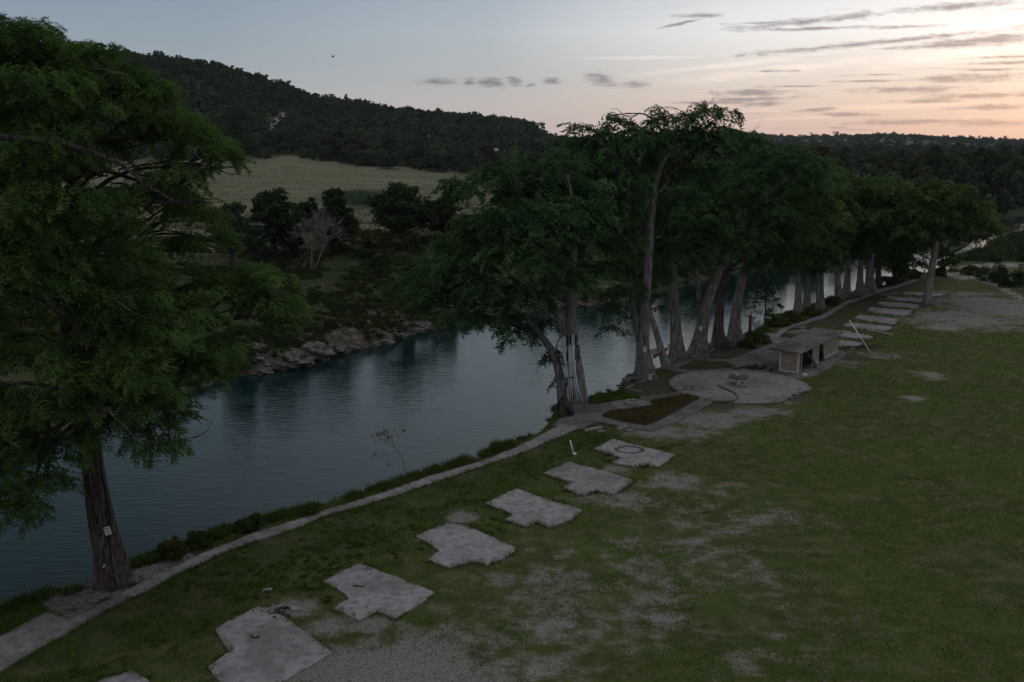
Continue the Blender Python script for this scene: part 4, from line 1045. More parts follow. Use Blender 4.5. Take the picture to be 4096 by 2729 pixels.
shrub(1130, 1445, 1.6, 2.2, 'green bush growing on the rocks by the far waterline', 325, 'weed')
shrub(980, 1470, 1.8, 2.6, 'dark bush at the waterline left of the pale rocks', 326, 'oak')

# bare trees by recursion
def bare(mb, p, d, L, r, depth, rr, spread=.55, minr=.008):
    n = 4; pts = [p]; q = p.copy(); dd = d.copy()
    for i in range(n):
        dd = dd + rr.normal(size=3) * .12; dd /= np.linalg.norm(dd); q = q + dd * L / n; pts.append(q.copy())
    mb.tube(pts, list(np.linspace(r, max(minr, r * .62), n + 1)), 6 if r > .05 else 3, False)
    if depth == 0: return [q]
    ends = []
    for k in range(3 if depth > 1 else 4):
        nd = dd + rr.normal(size=3) * spread; nd[2] += .12; nd /= np.linalg.norm(nd)
        ends += bare(mb, pts[-1 - (k % 2)], nd, L * rr.uniform(.6, .85), max(minr, r * .58), depth - 1, rr, spread, minr)
    return ends
bb = hit(1248, 1082)
rt = thing('bare_tree', 'leafless pale grey tree standing in front of the tall bushy oak', 'tree', tuple(bb))
mb = MB(); rr = np.random.default_rng(5)
for k in range(3): bare(mb, np.array([rr.normal() * .1, rr.normal() * .1, -.2]), np.array([rr.normal() * .35, rr.normal() * .3, 1.]), 3.1, .085, 5, rr, .45, .014)
mb.build('branches', M['deadwood'], rt, True)
bs = gp(1628, 1910); ysap = bs[1]
rt = thing('bare_sapling', 'leafless sapling with a few red leaves leaning over the river', 'sapling', (bs[0], bs[1], 0))
org = np.array([bs[0], bs[1], 0]); mb = MB(org)
st = [py(u, v, ysap + dy) for u, v, dy in ((1630, 1915, 0), (1618, 1870, .1), (1608, 1830, .2), (1592, 1805, .3), (1580, 1788, .4))]
mb.tube(st, [.055, .05, .042, .036, .03], 8, False)
rr = np.random.default_rng(8); ends = []
for (u, v, dy) in ((1575, 1755, .4), (1560, 1745, .6), (1530, 1775, .2), (1545, 1760, -.2), (1520, 1800, .4), (1590, 1740, .8)):
    e = py(u, v, ysap + dy); dd = e - st[-1]; L = np.linalg.norm(dd)
    ends += bare(mb, st[-1] if v < 1790 else st[-2], dd / L, L * .75, .020, 3, rr, .38, .005)
mb.build('trunk', M['bark_pale'], rt, True)
pk = np.array([ends[i] for i in rr.integers(0, len(ends), 14)]) - org
V = np.concatenate([leaf_tris(pk + rr.normal(size=pk.shape) * .05, .11, rr, None, 1.4) for _ in range(4)])
link('leaves', tri_mesh('leaves', V, rr.random(len(V)), M['red_leaf']), rt)
# dead stub
bs = gp(3002, 1346)
mb = MB((bs[0], bs[1], 0)); pts = [py(u, v, bs[1]) for u, v in ((3002, 1350), (3000, 1310), (3001, 1280), (3002, 1262), (3003, 1256))]
mb.tube(pts, [.22, .17, .15, .14, .09], 10)
mb.tube([pts[3], py(2991, 1268, bs[1])], [.03, .015], 4); mb.tube([pts[2], py(2990, 1282, bs[1])], [.04, .02], 4); mb.tube([pts[2], py(3012, 1276, bs[1])], [.03, .01], 4)
tag(mb.build('dead_stump', M['bark_dark'], None, True), 'dark dead stump post standing at the bank in front of the bright water', 'stump')

# ------------------------------------------------------------------ woodland on the hill and the plain
def mk_crowns():
    out = []
    for s in range(6):
        V, T, C = oak_mesh(1.0, [1.0, .85, 1.15, .7, 1.0, .9][s], 400 + s, 18, 60, .080, None, .02 if s % 2 else .12)
        out.append((V, T))
    return out
crownsM = mk_crowns()
crown_small = []
for s in range(6):
    V, T, C = oak_mesh(1.0, [1.05, .9, 1.2, .8, 1.0, 1.1][s], 430 + s, 13, 20, .13, None, .02); crown_small.append((V, T))
rr = np.random.default_rng(99)
cand = []
def scatter(n, amin, amax, ymin, ymax, power=1.0):
    yy = (ymin ** power + rr.random(n) * (ymax ** power - ymin ** power)) ** (1 / power)
    a = rr.uniform(amin, amax, n)
    return np.stack([a * yy, yy], 1)
hillP = scatter(12500, -.78, .085, 455, 1144, 1.5)
plainP = scatter(8500, .014, .88, 1000, 3290, .7)
nearP = scatter(4200, .014, .88, 171, 1000, 1.3)
sideP = scatter(1200, -.84, -.36, 130, 472, 2)
AP = np.vstack([hillP, plainP, nearP, sideP])
Au = np.interp(AP[:, 0] / AP[:, 1], KA, KU)
Adf = np.where(AP[:, 1] < 600, seg_dist(AP, fb), 999); Adn = np.where(AP[:, 1] < 600, seg_dist(AP, nb), 999)
keep = np.ones(len(AP), bool)
keep &= ~inside(AP, river_poly)
keep &= (Adf < Adn) | (AP[:, 1] > 330)
keep &= Adf > np.where(Au > 2300, 1.2, 5)
edge = np.interp(Au, KU, np.full(len(KU), 326.))
infield = (AP[:, 1] < 469 + (fbm(AP[:, 0] / 14, AP[:, 1] / 14, 77) - .5) * 22) & (Au < 2000 + (fbm(AP[:, 1] / 20, AP[:, 0] / 20, 70) - .5) * 160) & (Au > -100)
keep &= ~infield
keep &= ~((Au > 2050) & (Au < 2500) & (AP[:, 1] < 215) & (rr.random(len(AP)) < .5))
pl = (AP[:, 1] > 1030) & (Au > 2300)
openf = (fbm(AP[:, 0] / 160, AP[:, 1] / 100, 31) > .55) | ((AP[:, 1] > 1287) & (AP[:, 1] < 2073) & (Au > 3200))
keep &= ~(pl & openf & (rr.random(len(AP)) < .72))
for w_ in TRK_W:
    c = w_.mean(0)
    for dd in (0, 5, 10, 15, 20, 25, 30): keep &= ~inside(AP + np.array([0, dd]), w_)
    keep &= ~(np.hypot(AP[:, 0] - c[0], AP[:, 1] - c[1]) < 6)
hp = hit(2005, 622); keep &= ~((np.abs(AP[:, 0] - hp[0]) < 9) & (AP[:, 1] > hp[1] - 50) & (AP[:, 1] < hp[1] + 5))
keep &= ~((AP[:, 1] < 330) & (Adn < Adf))
AP = AP[keep]; Au = Au[keep]; Adf = Adf[keep]
# thin out overlaps
order = np.argsort(AP[:, 1]); AP = AP[order]; Au = Au[order]; Adf = Adf[order]
cell = {}; ok = np.zeros(len(AP), bool)
for i, (x, y) in enumerate(AP):
    s = 3.8 if y < 600 else (4.6 if y < 1144 else 8.0)
    if y < 1000 and Au[i] > 2000: s = 4.6
    kx, ky = int(x // s), int(y // s); bad = False
    for a in (-1, 0, 1):
        for b in (-1, 0, 1):
            for q in cell.get((kx + a, ky + b, s), ()):
                if (q[0] - x) ** 2 + (q[1] - y) ** 2 < s * s * .8: bad = True
    if not bad: ok[i] = True; cell.setdefault((kx, ky, s), []).append((x, y))
AP = AP[ok]; Au = Au[ok]; Adf = Adf[ok]
Az = terrain(AP[:, 0], AP[:, 1])
hgt = np.where(AP[:, 1] < 1144, rr.uniform(4.5, 9.5, len(AP)), rr.uniform(5, 10, len(AP)))
hgt = np.where((AP[:, 1] < 1000) & (Au > 2000), rr.uniform(7, 13, len(AP)) * np.clip(.45 + Adf / 22, .45, 1), hgt)
hgt *= np.where((rr.random(len(AP)) < .07), 1.3, 1.0)
wid = hgt * rr.uniform(.75, 1.25, len(AP)) * np.where(AP[:, 1] > 1144, 1.5, 1.0)
wid = np.minimum(wid, np.where(AP[:, 1] > 1144, 15, 11))
app = hgt / AP[:, 1]
inview = (Au > -60) & (Au < 4200)
hid = ((Au < 780) & (Az + hgt < 16)) | ((Au > 2300) & (Au < 3000) & (AP[:, 1] > 215) & (AP[:, 1] < 1000))
score = app * inview * np.where(hid, .12, 1) * np.where((AP[:, 1] < 1000) & (Au > 2000) & (Au < 3500), .35, 1) * np.where((AP[:, 1] < 1000) & (Au >= 3500), .75, 1)
ind = np.argsort(-score)[:215]
isind = np.zeros(len(AP), bool); isind[ind] = True
protos = []
leafm = ['wood', 'oak', 'oak_brown', 'juniper', 'wood', 'oak']
tr_mb = MB(); tr_mb.tube([(0, 0, -.08), (.01, 0, .2), (0, .01, .45), (.03, 0, .75)], [.04, .03, .022, .01], 6)
tr_mb.tube([(0, 0, .15), (.12, .05, .4)], [.018, .008], 4); tr_mb.tube([(0, 0, .2), (-.13, .02, .45)], [.018, .008], 4)
tr_me = tr_mb.mesh('trunk', M['bark_dark'], True)
for s in range(6):
    protos.append(tri_mesh('crown', crownsM[s][0], crownsM[s][1], M[leafm[s]]))
tone = ['greyish green', 'deep green', 'brownish', 'blackish juniper-like', 'dull green', 'dark green']
def place_of(u_, y, Z_):
    if u_ < 780 and y < 493: return 'glimpsed behind the big left cypress', 'trees behind the big left cypress'
    if u_ < 2050 and y < 503:
        q_ = 'below the pale hillside track' if u_ < 1250 else ('behind the lone oak' if u_ < 1800 else 'near the distant farm house')
        return 'in the dense meadow edge ' + q_, 'trees along the far edge of the meadow'
    if u_ < 2150:
        q_ = 'left of the pale track' if u_ < 1080 else ('right of the pale track' if u_ < 1500 else 'on the low right shoulder')
        return 'in the hillside wood ' + q_, 'trees of the wooded hillside'
    if y < 1000:
        rk_ = 'front rank ' if y < 272 else ('second rank ' if y < 372 else ('middle rank ' if y < 543 else 'rear rank '))
        q_ = 'behind the tallest cypresses' if u_ < 2900 else ('behind the far cypress row' if u_ < 3550 else 'right of the umbrella cypress')
        return 'in the ' + rk_ + q_, 'trees on the far bank behind the cypresses'
    return 'on the distant plain under the sunset', 'distant trees on the plain'
for i in ind:
    x, y = AP[i]; s = int(rr.integers(0, 6)); pl_, gr_ = place_of(Au[i], y, Az[i])
    sz = 'tall ' if hgt[i] > 8.5 else ('low ' if hgt[i] < 6 else '')
    t = thing('woodland_tree', sz + tone[s] + ' tree ' + pl_, 'tree', (x, y, Az[i] - .1), gr_)
    t.rotation_euler = (0, 0, rr.uniform(0, 6.28)); t.scale = (wid[i], wid[i], hgt[i])
    a = link('crown', protos[s], t); b = link('trunk', tr_me, t); b.scale = (.8, .8, 1)
rest = np.where(~isind)[0]
Vs, Ts = [], []
for i in rest:
    s = int(rr.integers(0, 6)); V, T = crown_small[s] if AP[i, 1] > 515 or not inview[i] else crownsM[s]
    w = rr.uniform(0, 6.28); c, s_ = math.cos(w), math.sin(w)
    v = np.stack([(V[:, 0] * c - V[:, 1] * s_) * wid[i] + AP[i, 0], (V[:, 0] * s_ + V[:, 1] * c) * wid[i] + AP[i, 1], V[:, 2] * hgt[i] + Az[i] - .3], 1)
    Vs.append(v); Ts.append(np.clip(T + rr.normal() * .22, 0, 1))
wo = link('woodland', tri_mesh('woodland', np.concatenate(Vs), np.concatenate(Ts), M['wood']))
tag(wo, 'dense dark woodland massed over the hillside and the distant plain', 'woodland', kind='stuff')
print('trees', len(AP), 'stuff tris', sum(len(v) for v in Vs) // 3)

# ------------------------------------------------------------------ undergrowth, reeds, grass
def blades(P, h, w, rr, lean=.35):
    n = len(P); a = rr.uniform(0, 2 * math.pi, n)
    d = np.stack([np.cos(a), np.sin(a), np.zeros(n)], 1)
    tip = P + np.stack([rr.normal(size=n) * lean * h, rr.normal(size=n) * lean * h, h], 1)
    return np.stack([P - d * (w / 2)[:, None], P + d * (w / 2)[:, None], tip], 1).reshape(-1, 3)
def in_any(P, polys, shrink=0):
    m = np.zeros(len(P), bool)
    for p in polys: m |= inside(P, p)
    return m
rr = np.random.default_rng(55)
# lawn
n = 520000
yy = np.exp(rr.uniform(math.log(22), math.log(136), n)); xx = yy * rr.uniform(-.6, .63, n)
P = np.stack([xx, yy], 1)
dn = seg_dist(P, nb); dfp = seg_dist(P, fb)
k = ~inside(P, river_poly) & (dn < dfp)
P = P[k]; dn = dn[k]
gm = to_world_mask(P, GR); dm = to_world_mask(P, DIRT)
nz = fbm(P[:, 0] / 1.6, P[:, 1] / 1.6, 61)
gm2 = np.maximum(gm, inside(P, SPW) * 1.0)
k = (rr.random(len(P)) > np.where(gm2 > .02, np.clip((gm2 + (nz - .5) * 1.9 - .10) * 1.9, 0, .97), 0)) & (rr.random(len(P)) > dm * .8)
P = P[k]; dn = dn[k]; nz = nz[k]
nw = fbm(P[:, 0] / .9, P[:, 1] / 1.1, 63); nv = fbm(P[:, 0] / 7, P[:, 1] / 9, 64)
k = rr.random(len(P)) > np.clip((nw - .52) * 5, 0, .85) * sstep(.62, .42, nv); P = P[k]; dn = dn[k]; nz = nz[k]
pv = in_any(P, PAVED)
P = P[~pv]; dn = dn[~pv]; nz = nz[~pv]
zz = terrain(P[:, 0], P[:, 1])
# taller between path and pads on the left
tall = sstep(12, 6, dn) * sstep(86, 57, P[:, 1])
h = rr.uniform(.03, .085, len(P)) * (1 + 2.2 * tall * sstep(.35, .6, nz)) * (.8 + P[:, 1] / 85)
w = rr.uniform(.012, .028, len(P)) * (.8 + P[:, 1] / 28)
V = blades(np.column_stack([P, zz - .01]), h, w, rr)
tn = np.repeat(np.clip(rr.normal(.42, .2, len(P)) + (nz - .5) * .6, 0, 1), 3)
tag(link('lawn_grass', tri_mesh('lawn_grass', V, tn, M['lawn'])), 'short green grass covering the lawn around the pads', 'grass', kind='stuff')
print('lawn blades', len(P))
# weeds in the strip: clumps of leaves
def clumps(C, rad, per, leaf, rr, squash=.7, blade=False):
    V = []; T = []
    n = len(C); idx_ = np.repeat(np.arange(n), per)
    d = rand_unit(n * per, rr); d[:, 2] = np.abs(d[:, 2])
    r = rad[idx_][:, None] * rr.random((n * per, 1)) ** .5
    P = C[idx_] + d * r * np.array([1, 1, squash])
    V = leaf_tris(P, leaf * rr.uniform(.6, 1.4, n * per), rr, d, 1.6)
    T = np.repeat(np.clip(rr.normal(.4, .18, n * per) + np.repeat(rr.normal(size=n) * .2, per), 0, 1), 3)
    return V, T
def bank_points(chain, n, d0, d1, ymax, rr, ymin=20):
    """points on the near land within d0..d1 of the bank line"""
    m = n * 60
    y = np.exp(rr.uniform(math.log(ymin), math.log(ymax), m)); x = y * rr.uniform(-.68, .68, m); P = np.stack([x, y], 1)
    a = seg_dist(P, nb); ins = inside(P, river_poly); b = seg_dist(P, fb)
    s = np.where(ins, -a, a)
    k = (s > d0) & (s < d1) & (a < b)
    return P[k][:n]
C = bank_points(nb, 2400, -.5, .75, 165, rr)
C = C[fbm(C[:, 0] / 1.4, C[:, 1] / 1.8, 96) > .42]
okk = ~in_any(C, PAVED)
terr = C[okk]; terr = terr[np.abs(np.hypot(terr[:, 0] - b0[0], terr[:, 1] - b0[1])) > 1.5]
tz = (terr[:, 1] > gp(2200, 1700)[1] - .5) & (terr[:, 1] < gp(2930, 1364)[1] + 1)
terr = terr[~tz | (rr.random(len(terr)) < .10)]
C3 = np.column_stack([terr, terrain(terr[:, 0], terr[:, 1])])
rad = rr.uniform(.08, .24, len(C3)) * (.7 + terr[:, 1] / 115)
V, T = clumps(C3, rad, 75, .10, rr, .9)
tag(link('bank_undergrowth', tri_mesh('bank_undergrowth', V, T, M['weed'])), 'tangled green undergrowth along the river side of the footpath', 'undergrowth', kind='stuff')
Pb = np.repeat(C3, 26, 0) + rr.normal(size=(len(C3) * 26, 3)) * np.array([.22, .22, 0])
V = blades(Pb, rr.uniform(.15, .55, len(Pb)), rr.uniform(.015, .035, len(Pb)) * (1 + Pb[:, 1] / 86), rr, .22)
tag(link('bank_grass', tri_mesh('bank_grass', V, np.repeat(rr.random(len(Pb)) * .9, 3), M['weed'])), 'tall grass stems fringing the near river bank', 'grass', kind='stuff')
# low weeds in the lawn strip on the left
C = bank_points(nb, 1100, 2.4, 11, 72, rr)
C = C[~in_any(C, PAVED)]; C = C[(fbm(C[:, 0] / 2.5, C[:, 1] / 2.5, 66) > .47)]
gm = to_world_mask(C, GR); C = C[gm < .3]
C3 = np.column_stack([C, terrain(C[:, 0], C[:, 1])])
V, T = clumps(C3, rr.uniform(.12, .36, len(C3)), 70, .05, rr, .30)
tag(link('lawn_weeds', tri_mesh('lawn_weeds', V, T, M['weed'])), 'low leafy weeds spreading between the footpath and the pads', 'weeds', kind='stuff')
# ragged grass fringe on pad edges
EP = []
for p in PAVED[:1] + PAVED[-20:]:
    n_ = len(p)
    for i in range(n_):
        a, b = p[i], p[(i + 1) % n_]; L = np.linalg.norm(b - a); m = int(L * (16 if a[1] < 64 else 8))
        t = rr.random(m)[:, None]; EP.append(a + (b - a) * t + rr.normal(size=(m, 2)) * .10)
EP = np.concatenate(EP); EP = EP[fbm(EP[:, 0] / .9, EP[:, 1] / .9, 71) > .40]; EP = EP[to_world_mask(EP, GR) < .75]
EP = EP[~inside(EP, river_poly)]
EP = np.repeat(EP, 5, 0) + rr.normal(size=(len(EP) * 5, 2)) * .05
V = blades(np.column_stack([EP, np.full(len(EP), .0)]), rr.uniform(.10, .26, len(EP)), rr.uniform(.015, .035, len(EP)) * (.7 + EP[:, 1] / 64), rr, .6)
tag(link('edge_grass', tri_mesh('edge_grass', V, np.repeat(np.clip(rr.normal(.35, .2, len(EP)), 0, 1), 3), M['lawn'])), 'rough grass creeping over the edges of the concrete', 'grass', kind='stuff')
# bed grass
for w_, kd in BEDW:
    mn, mx = w_.min(0), w_.max(0); n = 26000 if kd == 'dry' else 12000
    P = rr.uniform(mn, mx, (n, 2)); P = P[inside(P, w_)]
    if kd == 'dark': P = P[:len(P) // 4]
    hh = rr.uniform(.10, .28, len(P)) if kd != 'dark' else rr.uniform(.04, .10, len(P))
    V = blades(np.column_stack([P, np.full(len(P), .10)]), hh, rr.uniform(.03, .06, len(P)), rr, .4)
    lb = {'dry': 'brown dry grass filling the bed below the fire ring', 'weed': 'green grass in the bed between the fire ring and the river', 'dark': 'sparse dark growth in the bed behind the round patio'}[kd]
    tag(link('bed_grass', tri_mesh('bed_grass', V, np.repeat(rr.random(len(P)), 3), M['dry' if kd == 'dry' else 'lawn'])), lb, 'grass', kind='stuff')
# far bank undergrowth
n = 30000
y = rr.uniform(64, 215, n); x = y * rr.uniform(-.56, .53, n); P = np.stack([x, y], 1)
df_ = seg_dist(P, fb); dn_ = seg_dist(P, nb); ins = inside(P, river_poly)
P = P[(~ins) & (df_ < dn_) & (df_ > .6) & (df_ < 52) & (fbm(x / 5, y / 6, 81) > .36 + df_ * .005)][:7200]
C3 = np.column_stack([P, terrain(P[:, 0], P[:, 1]) - .05])
kk = rr.random(len(C3)) < .7
V, T = clumps(C3[kk], rr.uniform(.25, .95, kk.sum()), 90, .15, rr, .7)
tag(link('far_bank_undergrowth', tri_mesh('far_bank_undergrowth', V, T, M['bank_green'])), 'dark green undergrowth over the slope of the far bank', 'undergrowth', kind='stuff')
V, T = clumps(C3[~kk], rr.uniform(.25, .8, (~kk).sum()), 90, .13, rr, .6)
tag(link('far_bank_scrub', tri_mesh('far_bank_scrub', V, T, M['oak_brown'])), 'brownish scrub mixed into the growth of the far bank', 'scrub', kind='stuff')
nb_ = 60000
y = rr.uniform(86, 243, nb_); x = y * rr.uniform(-.53, .14, nb_); Pg = np.stack([x, y], 1)
df_ = seg_dist(Pg, fb); Pg = Pg[~inside(Pg, river_poly) & (df_ > 1.5) & (df_ < 88)]; Pg = Pg[seg_dist(Pg, nb) > 10]
V = blades(np.column_stack([Pg, terrain(Pg[:, 0], Pg[:, 1])]), rr.uniform(.15, .5, len(Pg)), rr.uniform(.08, .16, len(Pg)), rr, .5)
tag(link('far_bank_grass', tri_mesh('far_bank_grass', V, np.repeat(rr.random(len(Pg)) * .9, 3), M['bank_green'])), 'rough dark grass of the far bank slope', 'grass', kind='stuff')
# meadow tussocks
n = 60000
y = np.exp(rr.uniform(math.log(143), math.log(472), n)); x = y * rr.uniform(-.49, .035, n); P = np.stack([x, y], 1)
df_ = seg_dist(P, fb); P = P[(df_ > 40) & ~inside(P, river_poly)]
V = blades(np.column_stack([P, terrain(P[:, 0], P[:, 1])]), rr.uniform(.10, .28, len(P)), rr.uniform(.10, .25, len(P)) * P[:, 1] / 215, rr, .9)
tag(link('meadow_grass', tri_mesh('meadow_grass', V, np.repeat(rr.random(len(P)), 3), M['field_grass'])), 'pale dry grass of the meadow across the river', 'grass', kind='stuff')
# reeds in the meadow
rp = hit(1455, 812); n = 2600
P = np.column_stack([rp[0] + rr.normal(size=n) * 3.6, rp[1] + rr.normal(size=n) * 4.3]); z = terrain(P[:, 0], P[:, 1])
V = blades(np.column_stack([P, z]), rr.uniform(1.5, 3.4, n), rr.uniform(.15, .3, n), rr, .10)
tag(link('reed_bed', tri_mesh('reed_bed', V, np.repeat(rr.random(n), 3), M['reed'])), 'blue-green reeds between the tall bushy oak and the lone oak', 'reeds', kind='stuff')
# right hand thicket by the gully
def shrub_at(u, v, hh, ww, lb, seed, mat='weed', n=9, group=None): return shrub(u, v, hh, ww, lb, seed, mat, 'bush', group, n)
def tuft(u, v, hh, ww, lb, seed, mat='weed', n=900):
    b_ = hit(u, v); r2 = np.random.default_rng(seed)
    P_t = r2.normal(size=(n, 3)) * np.array([ww * .3, ww * .22, 0]); P_t[:, 2] = -.05
    hh_ = hh * r2.uniform(.35, 1.0, n) * np.exp(-(P_t[:, 0] / (ww * .5)) ** 2)
    V = blades(P_t, hh_, r2.uniform(.02, .04, n), r2, .28)
    return tag(link('grass_tuft', tri_mesh('grass_tuft', V, np.repeat(r2.random(n), 3), M[mat]), None, tuple(b_)), lb, 'grass tuft')
tuft(1240, 2062, 1.1, 1.0, 'tall thin-bladed tuft beside the footpath, below the bare sapling', 801, 'weed')
tuft(1985, 1800, 1.0, 1.1, 'dark green grass tuft on the bank midway to the terrace', 802, 'weed')
tuft(1860, 1846, .7, 1.6, 'broad low grass tuft beside the footpath, left of the dark green tuft', 803, 'olive_weed')
tuft(1745, 1888, .6, 1.2, 'small grass tuft right of the two olive feathery bushes', 804, 'weed')
tuft(1420, 1990, .6, 1.6, 'low pale grass tuft left of the two olive feathery bushes', 805, 'olive_weed')
for i, (u, v, hh, ww, lb, mt) in enumerate([(1010, 2120, .9, 1.4, 'low green bush below the grass tuft at the bank, left of the bare sapling', 'weed'), (700, 2222, .9, 1.7, 'rust-tinged bush at the bank beside the big cypress foot', 'olive_weed'), (790, 2190, .9, 1.2, 'green bush right of the rust-tinged one', 'weed'),
        (1575, 1912, 1.2, 1.7, 'olive feathery bush left of the bare sapling foot', 'olive_weed'), (1670, 1890, 1.35, 1.3, 'olive feathery bush right of the bare sapling foot', 'olive_weed'),
        (3960, 1125, 1.9, 6.5, 'wide dark thicket below the gravel track', 'oak'), (4060, 1145, 1.8, 5.5, 'dark thicket at the right edge beneath the sapling', 'juniper'), (3870, 1100, 1.4, 3.5, 'low scrub at the gully head', 'weed'),
        (3560, 1140, 1.4, 3.5, 'bank bush between the dark trunks at the path end', 'weed'), (3640, 1112, 1.3, 4.0, 'bank bush at the end of the footpath', 'weed'), (3760, 1100, 1.2, 3.0, 'bush under the small round-crowned tree', 'weed'), (3100, 1305, 1.4, 3.2, 'green bush on the bank behind the hut', 'weed'), (3020, 1372, 1.3, 3.0, 'green bush on the bank between the pale trunk and the hut', 'weed'),
        (3240, 1262, 1.1, 2.6, 'bank bush at the foot of the far row', 'weed'), (3330, 1222, 1.1, 2.6, 'bank bush beside the slim leaning trunk', 'weed'), (2990, 1390, .9, 2.4, 'low green mound of growth nearest the terrace wall', 'weed'), (3150, 1285, 1.2, 2.8, 'green bush against the outer curve of the footpath', 'weed')]):
    shrub_at(u, v, hh, ww, lb, 500 + i, mt, 14)
print('veg done')
# ground cover of the right far bank: grassy rough
n = 9000
y = rr.uniform(164, 250, n); x = y * rr.uniform(.42, .70, n); P = np.stack([x, y], 1)
P = P[~inside(P, river_poly)]; P = P[(fbm(P[:, 0] / 6, P[:, 1] / 6, 91) > .36) | (seg_dist(P, nb) < 5)][:3600]
P = P[~in_any(P, [np.array([gp(u, v)[:2] for u, v in q]) for q in (road_px, road2, gul)])]
C3 = np.column_stack([P, terrain(P[:, 0], P[:, 1])])
rdv = proj(P[:, 0], P[:, 1], np.zeros(len(P)))[1]; kq = (rdv < 1046) | (rdv > 1100); C3 = C3[kq]; P = P[kq]
V, T = clumps(C3, rr.uniform(.3, .85, len(C3)) * np.where(seg_dist(P, nb) < 6, 2.0, 1), 60, .24, rr, .9)
tag(link('rough_growth', tri_mesh('rough_growth', V, T, M['oak'])), 'rough green growth beyond the gully towards the river bend', 'undergrowth', kind='stuff')

# ------------------------------------------------------------------ rocks and rubble
lbls = 'pale limestone boulder in the broken ledge at the far waterline'
rr = np.random.default_rng(12)
rk = [(1015, 1395, .8, 'single pale boulder lying above the far waterline'), (1165, 1450, 1.9, 'large whitish boulder at the left end of the rock ledge'), (1255, 1420, 2.1, 'biggest rounded pale boulder of the far bank'), (1110, 1465, 1.2, 'flat white rock at the water left of the large boulder'), (1050, 1490, 1.0, 'low white rock shelf touching the water'), (1215, 1455, 1.1, 'pale rock between the two large boulders'), (1180, 1420, 1.0, 'pale rock behind the large boulders'), (1020, 1440, .9, 'grey rock half sunk in the scrub')]
for i, (u, v, s, lb) in enumerate(rk):
    p = hit(u, v); o = MB(tuple(p)).blob(p + np.array([0, 0, s * .12]), (s, s * .75, s * .5), 700 + i, 18, 12, .30).build('boulder', M['limestone'], None, False)
    tag(o, lb, 'rock')
ch = [gp(u, v, WZ)[:2] for u, v in ((1290, 1432), (1400, 1402), (1560, 1366), (1715, 1322), (1850, 1290), (2000, 1256), (2200, 1236), (2385, 1218))]
k = 0
for a, b in zip(ch[:-1], ch[1:]):
    L = np.linalg.norm(b - a)
    for j in range(int(L / 1.9)):
        p = a + (b - a) * (j + rr.random()) / (L / 1.9) + rr.normal(size=2) * .25 + np.array([0, .5]); s = rr.uniform(.6, 1.25)
        z = WZ + rr.uniform(.0, .5)
        o = MB((p[0], p[1], z)).blob((p[0], p[1], z), (s * 1.2, s * .7, s * .55), 720 + k, 12, 8, .32).build('boulder', M['limestone'])
        tag(o, lbls, 'rock', 'boulders of the far waterline ledge'); k += 1
# small stones by the big tree: stuff
n = 3600
P = np.column_stack([gp(500, 2395)[0] + rr.normal(size=n) * 2.4, gp(500, 2395)[1] + rr.normal(size=n) * .9]); SP_ = np.array(W([(150, 2395), (300, 2350), (440, 2300), (560, 2250), (766, 2190), (778, 2233), (638, 2297), (530, 2354), (281, 2488), (200, 2440)]))
P = P[~in_any(P, PAVED) & inside(P, SP_)]
mb = MB()
for i, p in enumerate(P): mb.blob((p[0], p[1], .01), rr.uniform(.02, .055), i, 6, 4, .2)
tag(mb.build('pebbles', M['stone']), 'pale pebbles heaped between the big cypress foot and the footpath', 'pebbles', kind='stuff')
# gravel stones in the foreground
n = 2600; P = np.column_stack([rr.uniform(-16, 14, n), rr.uniform(20, 49, n)]); gm = to_world_mask(P, GR); P = P[(rr.random(len(P)) < gm ** 2) & (gm > .45) & ~in_any(P, PAVED)]
mb = MB()
for i, p in enumerate(P): mb.blob((p[0], p[1], .01), rr.uniform(.015, .05) * (2 if rr.random() < .03 else 1), i, 5, 4, .2)
tag(mb.build('gravel', M['stone']), 'loose pale gravel stones over the bare ground in the foreground', 'gravel', kind='stuff')

# rubble hole beside the nearest pad
rb = gp(1115, 2450)
t = thing('rubble_hole', 'hole of dark debris with broken concrete edges beside the nearest large pad', 'rubble', (rb[0], rb[1], 0))
mb = MB(); 
for i in range(16): mb.blob((rr.normal() * .35, rr.normal() * .28, .03), (rr.uniform(.06, .16), rr.uniform(.06, .16), .07), 900 + i, 7, 5)
mb.build('dark_debris', M['ash'], t)
mb = MB(); mb.prism([(-.75, .15), (-.3, .55), (.1, .62), (.0, .38), (-.4, .15)], -.1, .09).prism([(.35, .5), (.9, .42), (1.0, .1), (.6, .05)], -.1, .085)
mb.build('concrete_edge', M['concrete_pad'], t)
mb = MB(); mb.tube([(.0, -.1, .1), (.25, .1, .3), (.3, .35, .12)], .02, 5).tube([(.1, .2, .08), (.35, -.2, .25), (.2, -.4, .05)], .02, 5); mb.build('root', M['hose'], t)
def junk(name, u, v, fn, label, cat):
    p = gp(u, v); mb = MB((p[0], p[1], 0)); fn(mb, p); return mb
p = gp(1100, 2352)
mb = MB((p[0], p[1], 0)); mb.prism([(p[0] - .5, p[1] - .5), (p[0] - .05, p[1] - .35), (p[0] - .1, p[1] - .15), (p[0] - .5, p[1] - .3)], -.05, .10)
tag(mb.build('concrete_block', M['concrete_pad']), 'small pale concrete block half buried in the weeds above the nearest pad', 'block')
for i, (u, v, lb) in enumerate([(2375, 1720, 'short concrete kerb piece at the lower terrace edge'), (2490, 1715, 'small broken kerb block beside the brown bed')]):
    p = gp(u, v); mb = MB((p[0], p[1], 0)); mb.box((p[0], p[1], .06), (1.5 if i == 0 else .8, .32, .2), math.radians(33)); mb.box((p[0] + .5, p[1] - .5, .04), (.5, .3, .12), math.radians(10))
    tag(mb.build('kerb_piece', M['concrete_pad'], None, False, .02), lb, 'kerb')
